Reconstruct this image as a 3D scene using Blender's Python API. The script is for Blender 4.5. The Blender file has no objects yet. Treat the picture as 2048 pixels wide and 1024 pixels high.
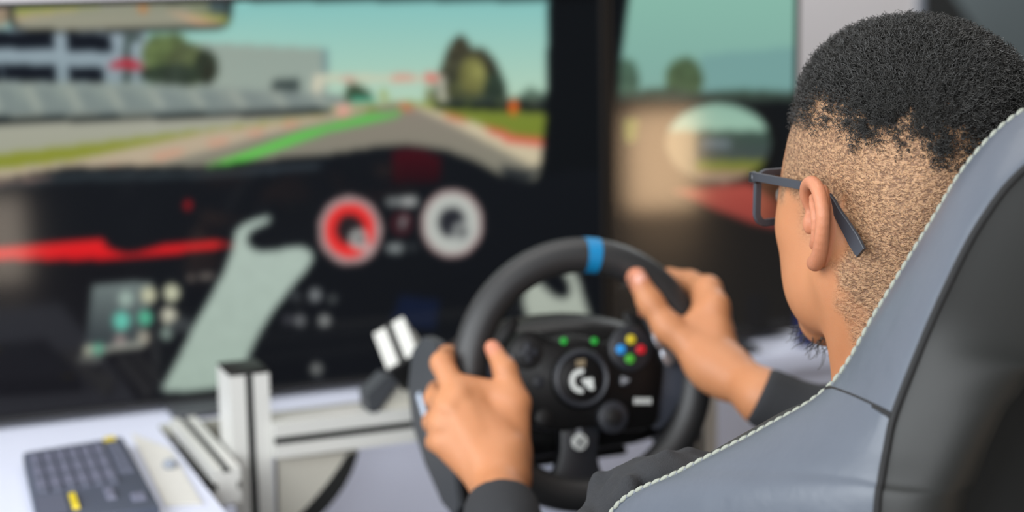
import bpy, bmesh, random
import numpy as np
from math import sin, cos, tan, pi, radians, sqrt, atan2
from mathutils import Matrix, Vector

random.seed(7)
rng = np.random.default_rng(7)
scene = bpy.context.scene
COL = scene.collection

# ------------------------------------------------------------------ camera
# world frame: driver looks along +Y, X to his right, Z up, floor at 0
FPX = 3500.0
YAW, PIT, ROL, CZ = radians(22), radians(10), radians(1.0), 1.30
fwd = np.array([sin(YAW)*cos(PIT), cos(YAW)*cos(PIT), -sin(PIT)])
_r = np.array([cos(YAW), -sin(YAW), 0.0]); _u = np.cross(_r, fwd)
RGT = _r*cos(ROL) - _u*sin(ROL)
UPV = _u*cos(ROL) + _r*sin(ROL)
CAM = np.array([0.0, 0.0, CZ])
cd = bpy.data.cameras.new('camera')
cam = bpy.data.objects.new('camera', cd); COL.objects.link(cam)
cam.matrix_world = Matrix(((RGT[0], UPV[0], -fwd[0], 0), (RGT[1], UPV[1], -fwd[1], 0), (RGT[2], UPV[2], -fwd[2], CZ), (0, 0, 0, 1)))
cd.sensor_width = 36.0
cd.lens = FPX*36.0/2048.0
cd.clip_start = 0.05
cd.dof.use_dof = True
cd.dof.focus_distance = 1.26
cd.dof.aperture_fstop = 3.3
scene.camera = cam

# ------------------------------------------------------------------ world, lights, exposure
scene.view_settings.view_transform = 'Standard'
scene.view_settings.look = 'None'
scene.view_settings.gamma = 1.0
scene.view_settings.use_curve_mapping = False
scene.view_settings.exposure = 0.0
w = bpy.data.worlds.new('world'); scene.world = w; w.use_nodes = True
w.node_tree.nodes['Background'].inputs[0].default_value = (0.80, 0.90, 1.0, 1)
w.node_tree.nodes['Background'].inputs[1].default_value = 0.35

def area(name, loc, target, sx, sy, power, color):
    ld = bpy.data.lights.new(name, 'AREA'); ld.shape = 'RECTANGLE'; ld.size = sx; ld.size_y = sy
    ld.energy = power; ld.color = color
    o = bpy.data.objects.new(name, ld); COL.objects.link(o)
    o.location = loc
    o.rotation_euler = (Vector(target)-Vector(loc)).to_track_quat('-Z', 'Y').to_euler()
    return o
area('window_daylight', (-1.7, 0.75, 2.0), (0.7, 1.6, 0.85), 3.2, 2.0, 126, (0.93, 0.97, 1.0))
area('ceiling_panel_light', (0.7, 1.5, 2.72), (0.7, 1.5, 0.0), 1.8, 1.6, 22, (1.0, 0.97, 0.93))
area('entrance_daylight', (-0.9, -2.6, 1.75), (0.6, 1.8, 0.75), 2.6, 1.9, 125, (0.94, 0.97, 1.0))  # unseen soft fill from behind the camera, added to brighten the desk front
area('low_window_daylight', (4.50, -2.86, 0.28), (3.0, 2.0, 0.28), 0.42, 0.48, 21.0, (1.0, 0.66, 0.38))  # added unseen lamp, makes the warm reflection on the right monitor
area('low_window_daylight', (0.69, -2.86, 0.20), (0.69, 2.0, 0.20), 0.17, 0.34, 2.0, (1.0, 0.84, 0.68))  # added unseen lamp for the warm reflection at the far left screen edge
area('far_room_light', (2.9, 3.7, 2.7), (2.9, 4.2, 0.0), 1.0, 0.8, 70, (0.95, 0.98, 1.0))

# ------------------------------------------------------------------ helpers
def ray(x, y): return fwd + RGT*((x-1024)/FPX) - UPV*((y-512)/FPX)
def dep(x, y, d): return CAM + ray(x, y)*d
def pY(x, y, Y): d = ray(x, y); return CAM + d*(Y/d[1])
def pX(x, y, X): d = ray(x, y); return CAM + d*(X/d[0])
def pZ(x, y, Z): d = ray(x, y); return CAM + d*((Z-CZ)/d[2])
def proj(P):
    q = np.asarray(P, float)-CAM; z = q@fwd
    return 1024+FPX*(q@RGT)/z, 512-FPX*(q@UPV)/z

def lin(c):
    c = np.asarray(c, float)/255.0
    return np.where(c <= 0.04045, c/12.92, ((c+0.055)/1.055)**2.4)

MATS = {}
def mat(name, col, rough=0.5, metal=0.0, spec=0.5, bump=None, noise=None, coat=0.0, sss=0.0, emit=None, estr=1.0):
    """col is sRGB 0-255 albedo"""
    m = bpy.data.materials.new(name); m.use_nodes = True
    nt = m.node_tree; b = nt.nodes['Principled BSDF']
    c = tuple(lin(col))+(1,)
    b.inputs['Base Color'].default_value = c
    b.inputs['Roughness'].default_value = rough
    b.inputs['Metallic'].default_value = metal
    b.inputs['Specular IOR Level'].default_value = spec
    b.inputs['Coat Weight'].default_value = coat
    if sss: 
        b.inputs['Subsurface Weight'].default_value = sss
        b.inputs['Subsurface Radius'].default_value = (1.0, 0.35, 0.2)
        b.inputs['Subsurface Scale'].default_value = 0.006
    if emit is not None:
        b.inputs['Emission Color'].default_value = tuple(lin(emit))+(1,)
        b.inputs['Emission Strength'].default_value = estr
    if bump or noise:
        tc = nt.nodes.new('ShaderNodeTexCoord')
    if noise:
        sc, amt = noise
        n = nt.nodes.new('ShaderNodeTexNoise'); n.inputs['Scale'].default_value = sc; n.inputs['Detail'].default_value = 5
        nt.links.new(tc.outputs['Object'], n.inputs['Vector'])
        mx = nt.nodes.new('ShaderNodeMix'); mx.data_type = 'RGBA'
        mx.inputs[6].default_value = tuple(np.array(c[:3])*(1-amt))+(1,)
        mx.inputs[7].default_value = tuple(np.minimum(1, np.array(c[:3])*(1+amt)))+(1,)
        nt.links.new(n.outputs['Fac'], mx.inputs[0]); nt.links.new(mx.outputs[2], b.inputs['Base Color'])
    if bump:
        sc, st, dist = bump
        n = nt.nodes.new('ShaderNodeTexNoise'); n.inputs['Scale'].default_value = sc; n.inputs['Detail'].default_value = 4
        nt.links.new(tc.outputs['Object'], n.inputs['Vector'])
        bp = nt.nodes.new('ShaderNodeBump'); bp.inputs['Strength'].default_value = st; bp.inputs['Distance'].default_value = dist
        nt.links.new(n.outputs['Fac'], bp.inputs['Height']); nt.links.new(bp.outputs['Normal'], b.inputs['Normal'])
    MATS[name] = m
    return m

class G:
    """collects world-space geometry for ONE mesh object"""
    def __init__(s): s.v = []; s.f = []
    def add(s, v, f):
        o = len(s.v); s.v.extend([tuple(map(float, p)) for p in v]); s.f.extend([tuple(i+o for i in q) for q in f]); return s
    def bm(s, bm):
        bm.verts.index_update()
        return s.add([p.co for p in bm.verts], [[v.index for v in f.verts] for f in bm.faces])
    def box(s, c, size, M=None, bev=0.0, seg=2):
        b = bmesh.new(); bmesh.ops.create_cube(b, size=1.0)
        bmesh.ops.scale(b, vec=size, verts=b.verts)
        if bev: bmesh.ops.bevel(b, geom=b.edges[:], offset=bev, segments=seg, profile=0.5, affect='EDGES')
        X = Matrix.Translation(Vector(c)) @ (M.to_4x4() if M is not None else Matrix())
        bmesh.ops.transform(b, matrix=X, verts=b.verts); s.bm(b); b.free(); return s
    def cyl(s, a, b_, r1, r2=None, n=24, bev=0.0):
        a = Vector(a); b_ = Vector(b_); d = b_-a; r2 = r1 if r2 is None else r2
        b = bmesh.new(); bmesh.ops.create_cone(b, cap_ends=True, segments=n, radius1=r1, radius2=r2, depth=d.length)
        if bev: bmesh.ops.bevel(b, geom=[e for e in b.edges if len(e.link_faces) == 2 and any(len(f.verts) > 4 for f in e.link_faces)], offset=bev, segments=2, profile=0.5, affect='EDGES')
        X = Matrix.Translation((a+b_)/2) @ d.to_track_quat('Z', 'Y').to_matrix().to_4x4()
        bmesh.ops.transform(b, matrix=X, verts=b.verts); s.bm(b); b.free(); return s
    def sph(s, c, r, n=16, M=None):
        b = bmesh.new(); bmesh.ops.create_uvsphere(b, u_segments=n, v_segments=max(6, n//2), radius=1.0)
        rr = r if hasattr(r, '__len__') else (r, r, r)
        bmesh.ops.scale(b, vec=rr, verts=b.verts)
        X = Matrix.Translation(Vector(c)) @ (M.to_4x4() if M is not None else Matrix())
        bmesh.ops.transform(b, matrix=X, verts=b.verts); s.bm(b); b.free(); return s
    def prism(s, loop, off):
        """loop of 3d points extruded by vector off (closed solid)"""
        n = len(loop); L = [np.asarray(p, float) for p in loop]; o = np.asarray(off, float)
        v = L+[p+o for p in L]
        f = [tuple(range(n-1, -1, -1)), tuple(range(n, 2*n))]+[(i, (i+1) % n, n+(i+1) % n, n+i) for i in range(n)]
        b = bmesh.new(); vs = [b.verts.new(p) for p in v]
        for q in f: b.faces.new([vs[i] for i in q])
        bmesh.ops.recalc_face_normals(b, faces=b.faces)
        bmesh.ops.triangulate(b, faces=[fc for fc in b.faces if len(fc.verts) > 4])
        s.bm(b); b.free(); return s
    def sweep(s, path, prof, up=(0, 0, 1), closed=False, scale=None, caps=True):
        P = [np.asarray(p, float) for p in path]; n = len(P); m = len(prof); base = len(s.v)
        ups = up if isinstance(up, list) else [np.asarray(up, float)]*n
        V = []
        for i in range(n):
            t = (P[(i+1) % n]-P[i-1]) if (closed or 0 < i < n-1) else (P[1]-P[0] if i == 0 else P[-1]-P[-2])
            t = t/np.linalg.norm(t); sd = np.cross(t, ups[i]); sd /= np.linalg.norm(sd)+1e-12; u = np.cross(sd, t)
            k = 1.0 if scale is None else scale[i]
            V += [P[i]+(sd*a+u*b)*k for a, b in prof]
        F = []
        for i in range(n if closed else n-1):
            j = (i+1) % n
            for q in range(m):
                r = (q+1) % m; F.append((i*m+q, i*m+r, j*m+r, j*m+q))
        if not closed and caps: F += [tuple(range(m-1, -1, -1)), tuple((n-1)*m+q for q in range(m))]
        return s.add(V, F)
    def tube(s, path, r, n=10, **k):
        return s.sweep(path, [(r*cos(2*pi*i/n), r*sin(2*pi*i/n)) for i in range(n)], **k)

def empty(name, loc, label=None, cat=None, group=None):
    o = bpy.data.objects.new(name, None); COL.objects.link(o); o.location = tuple(map(float, loc))
    o.empty_display_size = 0.02
    return tag(o, label, cat, group)
def tag(o, label=None, cat=None, group=None, kind=None):
    if label: o['label'] = label
    if cat: o['category'] = cat
    if group: o['group'] = group
    if kind: o['kind'] = kind
    return o
def origin_of(p):
    v = Vector((0, 0, 0))
    while p is not None: v = v+p.location; p = p.parent
    return v
def obj(name, g, m, parent=None, smooth=True, loc=None, auto=40):
    """world-space geometry -> one mesh object, its origin at loc (world) or at its parent's"""
    me = bpy.data.meshes.new(name)
    po = origin_of(parent) if parent is not None else Vector((0, 0, 0))
    lo = po if loc is None else Vector(tuple(map(float, loc)))
    V = np.asarray(g.v, float)-np.array(lo)
    me.from_pydata(V.tolist(), [], g.f); me.update()
    if m is not None: me.materials.append(m)
    if smooth:
        me.polygons.foreach_set('use_smooth', np.ones(len(me.polygons), bool))
        if auto: me.set_sharp_from_angle(angle=radians(auto))
    o = bpy.data.objects.new(name, me); COL.objects.link(o)
    if parent is not None: o.parent = parent
    o.location = lo-po
    return o

def catmull(P, n):
    P = np.asarray(P, float); Q = np.vstack([2*P[0]-P[1], P, 2*P[-1]-P[-2]]); out = []
    m = len(P)-1
    for t in np.linspace(0, m, n):
        i = min(int(t), m-1); f = t-i; a, b, c, d = Q[i:i+4]
        out.append(0.5*((2*b)+(c-a)*f+(2*a-5*b+4*c-d)*f*f+(3*b-a-3*c+d)*f**3))
    return np.array(out)

def smoothstep(a, b, x): t = np.clip((x-a)/(b-a), 0, 1); return t*t*(3-2*t)

# cheap value noise for displacement
_NT = rng.random((64, 64, 64)).astype(np.float32)
def vnoise(P, s):
    q = np.asarray(P)*s+1000.0; i = np.floor(q).astype(int); f = q-i; f = f*f*(3-2*f); i &= 63; j = (i+1) & 63
    X = [(i[:, 0], 1-f[:, 0]), (j[:, 0], f[:, 0])]; Y = [(i[:, 1], 1-f[:, 1]), (j[:, 1], f[:, 1])]; Z = [(i[:, 2], 1-f[:, 2]), (j[:, 2], f[:, 2])]
    r = 0
    for a, wa in X:
        for b, wb in Y:
            for c, wc in Z: r = r+_NT[a, b, c]*wa*wb*wc
    return r*2-1

# ------------------------------------------------------------------ signed-distance modelling (people)
def cone(a, b, r1, r2=None, k=0.01, op='+'):
    return ('c', np.asarray(a, float), np.asarray(b, float), r1, r1 if r2 is None else r2, k, op)
def ell(c, r, k=0.01, op='+', R=None):
    return ('e', np.asarray(c, float), np.asarray(r, float), np.eye(3) if R is None else R, 0, k, op)
def prim_d(p, P):
    if p[0] == 'c':
        _, a, b, r1, r2, k, op = p; ba = b-a; L = ba@ba
        t = np.clip(((P-a)@ba)/max(L, 1e-12), 0, 1)
        return np.linalg.norm(P-a-t[:, None]*ba, axis=1)-(r1+(r2-r1)*t)
    _, c, r, R, _, k, op = p
    q = (P-c)@R
    k0 = np.linalg.norm(q/r, axis=1); k1 = np.linalg.norm(q/(r*r), axis=1)
    return np.where(k1 > 1e-9, k0*(k0-1)/np.maximum(k1, 1e-9), -min(r))
def prim_bound(p):
    if p[0] == 'c': return (p[1]+p[2])/2, np.linalg.norm(p[2]-p[1])/2+max(p[3], p[4])
    return p[1], max(p[2])
def sdf_eval(prims, P, disp=None):
    d = np.full(len(P), 1.0)
    for p in prims:
        e = prim_d(p, P); k = p[5]
        if p[6] == '+':
            h = np.maximum(k-np.abs(d-e), 0)/k; d = np.minimum(d, e)-h*h*k*0.25
        else:
            e = -e; h = np.maximum(k-np.abs(d-e), 0)/k; d = np.maximum(d, e)+h*h*k*0.25
    if disp is not None: d = d+disp(P)
    return d
def surface_nets(prims, h, disp=None, nb=20, clip=None):
    B = [prim_bound(p) for p in prims]
    lo = np.min([c-r for (c, r), p in zip(B, prims) if p[6] == '+'], axis=0)-4*h
    hi = np.max([c+r for (c, r), p in zip(B, prims) if p[6] == '+'], axis=0)+4*h
    N = np.ceil((hi-lo)/(nb*h)).astype(int)
    S = np.array([1, 4096, 4096*4096], dtype=np.int64)
    bs = nb*h; rad = bs*sqrt(3)/2
    bi = np.stack(np.meshgrid(*[np.arange(n) for n in N], indexing='ij'), -1).reshape(-1, 3)
    bc = lo+(bi+0.5)*bs
    # coarse test against the union
    keep = np.zeros(len(bi), bool); near = np.full(len(bi), 9.0)
    D = sdf_eval(prims, bc)
    keep = np.abs(D) < rad*1.5+0.02
    ids, pos, quads = [], [], []
    ax = np.arange(nb+1)
    off = np.stack(np.meshgrid(ax, ax, ax, indexing='ij'), -1).reshape(-1, 3)
    for b, c in zip(bi[keep], bc[keep]):
        sub = [p for p, (pc, pr) in zip(prims, B) if np.linalg.norm(pc-c) < pr+rad+(0.09 if p[0] == 'e' and pr > 0.03 else 0.045)]
        if not sub: continue
        gi = b*nb+off
        d = sdf_eval(sub, lo+gi*h, disp).reshape(nb+1, nb+1, nb+1)
        ins = d < 0
        if ins.all() or not ins.any(): continue
        cc = [(0, 0, 0), (1, 0, 0), (0, 1, 0), (1, 1, 0), (0, 0, 1), (1, 0, 1), (0, 1, 1), (1, 1, 1)]
        cor = [d[x:nb+x, y:nb+y, z:nb+z] for x, y, z in cc]
        cin = sum((q < 0).astype(np.int8) for q in cor)
        act = np.argwhere((cin > 0) & (cin < 8))
        cd_ = np.stack([q[act[:, 0], act[:, 1], act[:, 2]] for q in cor], 1)
        acc = np.zeros((len(act), 3)); cnt = np.zeros(len(act))
        for i in range(8):
            for j in range(i+1, 8):
                df = np.abs(np.array(cc[i])-np.array(cc[j]))
                if df.sum() != 1: continue
                a, e = cd_[:, i], cd_[:, j]; m = (a < 0) != (e < 0)
                t = np.where(m, a/np.where(m, a-e, 1), 0)
                pt = np.array(cc[i])+t[:, None]*(np.array(cc[j])-np.array(cc[i]))
                acc += np.where(m[:, None], pt, 0); cnt += m
        g = b*nb+act
        ids.append(g@S); pos.append(lo+(g+acc/cnt[:, None])*h)
        for a_ in range(3):
            u, v = [(1, 2), (2, 0), (0, 1)][a_]
            sl0 = [slice(0, nb)]*3; sl1 = [slice(0, nb)]*3; sl1[a_] = slice(1, nb+1)
            s0, s1 = ins[tuple(sl0)], ins[tuple(sl1)]
            e = np.argwhere(s0 != s1)
            if not len(e): continue
            flip = s0[e[:, 0], e[:, 1], e[:, 2]]
            ge = b*nb+e
            du = np.zeros(3, int); du[u] = 1; dv = np.zeros(3, int); dv[v] = 1
            q = np.stack([(ge-du-dv)@S, (ge-dv)@S, ge@S, (ge-du)@S], 1)
            q[~flip] = q[~flip][:, ::-1]
            quads.append(q)
    ids = np.concatenate(ids); pos = np.concatenate(pos); quads = np.concatenate(quads)
    ids, ix = np.unique(ids, return_index=True); pos = pos[ix]
    qi = np.searchsorted(ids, quads); qi = np.clip(qi, 0, len(ids)-1)
    ok = (ids[qi] == quads).all(1)
    return pos, qi[ok]
def mesh_np(name, V, F, m, parent=None, attr=None):
    me = bpy.data.meshes.new(name)
    po = np.array(origin_of(parent)) if parent is not None else np.zeros(3)
    me.vertices.add(len(V)); me.vertices.foreach_set('co', (V-po).astype(np.float32).ravel())
    k = F.shape[1]
    me.loops.add(len(F)*k); me.loops.foreach_set('vertex_index', F.astype(np.int32).ravel())
    me.polygons.add(len(F)); me.polygons.foreach_set('loop_start', (np.arange(len(F))*k).astype(np.int32))
    me.polygons.foreach_set('use_smooth', np.ones(len(F), bool))
    me.update(calc_edges=True); me.validate()
    if attr:
        for an, a in attr.items():
            at_ = me.color_attributes.new(an, 'FLOAT_COLOR', 'POINT')
            at_.data.foreach_set('color', np.hstack([a, np.ones((len(a), 1))]).astype(np.float32).ravel())
    me.materials.append(m)
    o = bpy.data.objects.new(name, me); COL.objects.link(o)
    if parent is not None: o.parent = parent
    return o

# ------------------------------------------------------------------ materials
black_plastic = mat('black_plastic', (20, 20, 21), 0.45)
gloss_black = mat('gloss_black_plastic', (11, 11, 12), 0.38, spec=0.35)
dark_plastic = mat('dark_grey_plastic', (62, 64, 68), 0.45)
charcoal = mat('charcoal_plastic', (38, 40, 46), 0.42)
alu = mat('anodised_aluminium', (208, 207, 202), 0.36, metal=0.08, bump=(900, 0.08, 0.0005))
slot_black = mat('slot_black_rubber', (22, 23, 22), 0.6)
plate_grey = mat('plate_grey_steel', (200, 196, 184), 0.45, metal=0.05)
desk_skylit = mat('desk_white_laminate', (226, 231, 252), 0.5, noise=(3, 0.03))  # blue skylight tint and extra front brightness painted into the laminate colour
desk_top = mat('desk_top_laminate', (214, 218, 235), 0.5, noise=(3, 0.03))  # same laminate, colour darkened to offset the strong light on the top
desk_edge = mat('desk_edge_band', (150, 149, 138), 0.55)  # grey-beige tone paints in the shade on the middle desk edge
leather = mat('grey_leather', (84, 90, 100), 0.38, bump=(26, 0.35, 0.004), noise=(30, 0.06))
leather_dk = mat('dark_leather', (36, 37, 36), 0.5, bump=(420, 0.12, 0.0006))
rim_leather = mat('rim_black_leather', (42, 42, 43), 0.46, bump=(700, 0.15, 0.0004))
thread = mat('stitch_thread', (146, 149, 138), 0.85)
seam_mat = mat('seam_shadow_cord', (18, 18, 19), 0.7)  # dark cord along the seat seams
cloth_black = mat('black_cloth', (16, 17, 16), 0.85, bump=(60, 0.3, 0.002))
wall_mat = mat('painted_wall', (216, 212, 213), 0.8, bump=(140, 0.05, 0.001))
dark_wall = mat('dark_wall', (78, 86, 88), 0.8, noise=(1.5, 0.25))
floor_mat = mat('floor_tile', (52, 50, 48), 0.5, noise=(4, 0.12))
ceil_mat = mat('ceiling_paint', (150, 148, 145), 0.9)
rear_mat = mat('rear_wall_paint', (58, 52, 46), 0.85)
blue_mark = mat('blue_marker_leather', (8, 120, 172), 0.45)
bezel_mat = mat('monitor_bezel', (22, 21, 21), 0.45)
white_print = mat('white_print', (205, 208, 205), 0.5)
grey_print = mat('grey_print', (130, 132, 138), 0.5)
chrome = mat('brushed_steel', (205, 210, 220), 0.25, metal=0.9)
hair_mat = mat('black_hair', (46, 45, 43), 0.42, spec=0.55)
knit_mat = mat('black_knit', (40, 41, 44), 0.9, bump=(900, 0.6, 0.0012), noise=(500, 0.25))
trouser_mat = mat('dark_trousers', (30, 32, 38), 0.9)
glasses_mat = mat('glasses_frame_plastic', (54, 57, 64), 0.42)
glasses_dark = mat('glasses_edge_plastic', (22, 23, 25), 0.4)

def glass_mat():
    m = bpy.data.materials.new('lens_glass'); m.use_nodes = True; nt = m.node_tree
    nt.nodes.remove(nt.nodes['Principled BSDF'])
    out = nt.nodes['Material Output']
    t = nt.nodes.new('ShaderNodeBsdfTransparent'); t.inputs[0].default_value = (0.93, 0.95, 0.94, 1)
    g = nt.nodes.new('ShaderNodeBsdfGlossy'); g.inputs['Roughness'].default_value = 0.03
    f = nt.nodes.new('ShaderNodeFresnel'); f.inputs[0].default_value = 1.45
    x = nt.nodes.new('ShaderNodeMixShader')
    nt.links.new(f.outputs[0], x.inputs[0]); nt.links.new(t.outputs[0], x.inputs[1]); nt.links.new(g.outputs[0], x.inputs[2])
    nt.links.new(x.outputs[0], out.inputs[0])
    return m
lens_mat = glass_mat()

def skin_material():
    m = bpy.data.materials.new('brown_skin'); m.use_nodes = True; nt = m.node_tree; b = nt.nodes['Principled BSDF']
    N = nt.nodes.new; L = nt.links.new
    at = N('ShaderNodeVertexColor'); at.layer_name = 'zones'
    sp = N('ShaderNodeSeparateColor'); L(at.outputs['Color'], sp.inputs[0])
    tc = N('ShaderNodeTexCoord')
    n1 = N('ShaderNodeTexNoise'); n1.inputs['Scale'].default_value = 22; n1.inputs['Detail'].default_value = 5
    L(tc.outputs['Object'], n1.inputs['Vector'])
    base = N('ShaderNodeMix'); base.data_type = 'RGBA'
    base.inputs[6].default_value = tuple(lin((174, 113, 74)))+(1,); base.inputs[7].default_value = tuple(lin((193, 134, 94)))+(1,)
    L(n1.outputs['Fac'], base.inputs[0])
    # cropped hair: fine dark dashes over lighter scalp
    mp = N('ShaderNodeMapping'); mp.inputs['Scale'].default_value = (1.0, 1.0, 1.7)
    L(tc.outputs['Object'], mp.inputs[0])
    n2 = N('ShaderNodeTexNoise'); n2.inputs['Scale'].default_value = 330; n2.inputs['Detail'].default_value = 3; n2.inputs['Roughness'].default_value = 0.55; n2.inputs['Distortion'].default_value = 0.8
    L(mp.outputs[0], n2.inputs['Vector'])
    r2 = N('ShaderNodeMapRange'); r2.inputs[1].default_value = 0.40; r2.inputs[2].default_value = 0.60; r2.inputs[3].default_value = 1.0; r2.inputs[4].default_value = 0.0
    L(n2.outputs['Fac'], r2.inputs[0])
    stub = N('ShaderNodeMix'); stub.data_type = 'RGBA'
    stub.inputs[6].default_value = tuple(lin((184, 144, 108)))+(1,); stub.inputs[7].default_value = tuple(lin((122, 90, 67)))+(1,)
    L(r2.outputs[0], stub.inputs[0])
    mx = N('ShaderNodeMix'); mx.data_type = 'RGBA'
    L(sp.outputs[0], mx.inputs[0]); L(base.outputs[2], mx.inputs[6]); L(stub.outputs[2], mx.inputs[7])
    # dense hair roots: zone G against a clumpy noise
    n3 = N('ShaderNodeTexNoise'); n3.inputs['Scale'].default_value = 120; n3.inputs['Detail'].default_value = 6; n3.inputs['Roughness'].default_value = 0.65
    L(tc.outputs['Object'], n3.inputs['Vector'])
    ad = N('ShaderNodeMath'); ad.operation = 'ADD'; L(sp.outputs[1], ad.inputs[0]); L(n3.outputs['Fac'], ad.inputs[1])
    r3 = N('ShaderNodeMapRange'); r3.inputs[1].default_value = 0.90; r3.inputs[2].default_value = 1.04
    L(ad.outputs[0], r3.inputs[0])
    mh = N('ShaderNodeMix'); mh.data_type = 'RGBA'; mh.inputs[7].default_value = tuple(lin((34, 29, 27)))+(1,)
    L(r3.outputs[0], mh.inputs[0]); L(mx.outputs[2], mh.inputs[6])
    # lips / nails / redness : zone B
    mb = N('ShaderNodeMix'); mb.data_type = 'RGBA'; mb.inputs[7].default_value = tuple(lin((196, 124, 104)))+(1,)
    L(sp.outputs[2], mb.inputs[0]); L(mh.outputs[2], mb.inputs[6])
    L(mb.outputs[2], b.inputs['Base Color'])
    b.inputs['Roughness'].default_value = 0.5
    b.inputs['Specular IOR Level'].default_value = 0.4
    b.inputs['Subsurface Weight'].default_value = 0.15
    b.inputs['Subsurface Radius'].default_value = (1.0, 0.35, 0.18); b.inputs['Subsurface Scale'].default_value = 0.005
    # relief: pores everywhere, cropped-hair relief in zone R
    mm = N('ShaderNodeMath'); mm.operation = 'MULTIPLY'; L(n2.outputs['Fac'], mm.inputs[0]); L(sp.outputs[0], mm.inputs[1])
    n4 = N('ShaderNodeTexNoise'); n4.inputs['Scale'].default_value = 900; n4.inputs['Detail'].default_value = 2
    L(tc.outputs['Object'], n4.inputs['Vector'])
    m4 = N('ShaderNodeMath'); m4.operation = 'MULTIPLY_ADD'; m4.inputs[1].default_value = 0.08; L(n4.outputs['Fac'], m4.inputs[0]); L(mm.outputs[0], m4.inputs[2])
    bp = N('ShaderNodeBump'); bp.inputs['Strength'].default_value = 0.9; bp.inputs['Distance'].default_value = 0.0022
    L(m4.outputs[0], bp.inputs['Height']); L(bp.outputs['Normal'], b.inputs['Normal'])
    return m
skin_mat = skin_material()

def display_material():
    m = bpy.data.materials.new('lit_display'); m.use_nodes = True; nt = m.node_tree; b = nt.nodes['Principled BSDF']
    at = nt.nodes.new('ShaderNodeVertexColor'); at.layer_name = 'display'
    b.inputs['Base Color'].default_value = (0.004, 0.004, 0.005, 1); b.inputs['Roughness'].default_value = 0.07; b.inputs['Specular IOR Level'].default_value = 0.22
    nt.links.new(at.outputs['Color'], b.inputs['Emission Color']); b.inputs['Emission Strength'].default_value = 1.0
    return m
display_mat = display_material()

# ------------------------------------------------------------------ setting
def struct(name, g, m): o = obj(name, g, m, smooth=False); o['kind'] = 'structure'; return o
struct('floor', G().box((1.8, 1.0, -0.05), (8.6, 8, 0.1)), floor_mat)
struct('ceiling', G().box((1.8, 1.0, 2.85), (8.6, 8, 0.1)), ceil_mat)
struct('wall_back', G().box((0.30, 3.06, 1.4), (3.612, 0.12, 2.8)), wall_mat)
struct('wall_far', G().box((3.2, 4.55, 1.4), (5.6, 0.1, 2.8)), dark_wall)
struct('wall_right', G().box((6.05, 1.0, 1.4), (0.1, 8, 2.8)), rear_mat)
struct('wall_rear', G().box((1.8, -2.95, 1.4), (8.6, 0.1, 2.8)), rear_mat)
struct('trim_back', G().box((2.109, 3.055, 1.4), (0.012, 0.14, 2.8), bev=0.003), mat('trim_steel', (120, 126, 136), 0.4))
for n_, (x_, w_, h_, z_) in enumerate(((4.50, 0.42, 0.48, 0.28), (0.69, 0.17, 0.34, 0.20))):
    g = G()
    for dx_, dz_, sx_, sz_ in ((-w_/2-.02, 0, .04, h_+.08), (w_/2+.02, 0, .04, h_+.08), (0, -h_/2-.02, w_, .04), (0, h_/2+.02, w_, .04)): g.box((x_+dx_, -2.885, z_+dz_), (sx_, .03, sz_))
    struct('window_%d' % (n_+1), g, dark_wall)  # unseen frames made up around the two added reflection lamps
# dark leaning board in the far room, seen over his head
g = G(); q = [pY(1825, -60, 4.2), pY(1868, -60, 4.2), pY(1965, 75, 4.2), pY(2000, 220, 4.2), pY(1990, 520, 4.2), pY(1825, 520, 4.2)]
q = [np.array(p) for p in q]
for p in q[-2:]: p[2] = 0.0
g.prism(q, (0, 0.06, 0))
o = obj('backdrop_panel', g, mat('backdrop_black', (22, 24, 24), 0.7), smooth=False)
tag(o, 'dark sloping panel standing in the unlit space beyond the wall edge, above the head', 'panel')

# ------------------------------------------------------------------ desk
desk = empty('display_desk', (0.4, 2.2, 0), 'white laminate desk carrying the big monitors and the keyboard', 'desk')
ZT = 0.745
obj('worktop', G().prism([(-0.6, 1.35, ZT), (0.362, 1.35, ZT), (0.362, 2.036, ZT), (1.75, 2.036, ZT), (1.75, 2.5, ZT), (-0.6, 2.5, ZT)], (0, 0, -0.024)), desk_top, desk, smooth=False)
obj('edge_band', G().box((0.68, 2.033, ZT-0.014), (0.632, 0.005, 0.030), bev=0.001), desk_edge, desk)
obj('edge_band', G().box((1.373, 2.033, ZT-0.014), (0.752, 0.005, 0.030), bev=0.001), desk_skylit, desk)
obj('front_panel', G().box((1.056, 2.048, 0.36), (1.386, 0.02, 0.72)), desk_skylit, desk, smooth=False)
obj('side_panel', G().box((0.352, 1.70, 0.36), (0.02, 0.68, 0.72)), desk_skylit, desk, smooth=False)
obj('side_panel', G().box((1.73, 2.28, 0.36), (0.02, 0.40, 0.72)), desk_skylit, desk, smooth=False)
obj('leg_panel', G().box((-0.58, 1.9, 0.36), (0.02, 1.05, 0.72)), desk_skylit, desk, smooth=False)
# cable slot plate at the right edge of the wing
obj('cable_slot', G().box((0.368, 1.88, ZT-0.020), (0.012, 0.15, 0.030), bev=0.003), slot_black, desk)

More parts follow.
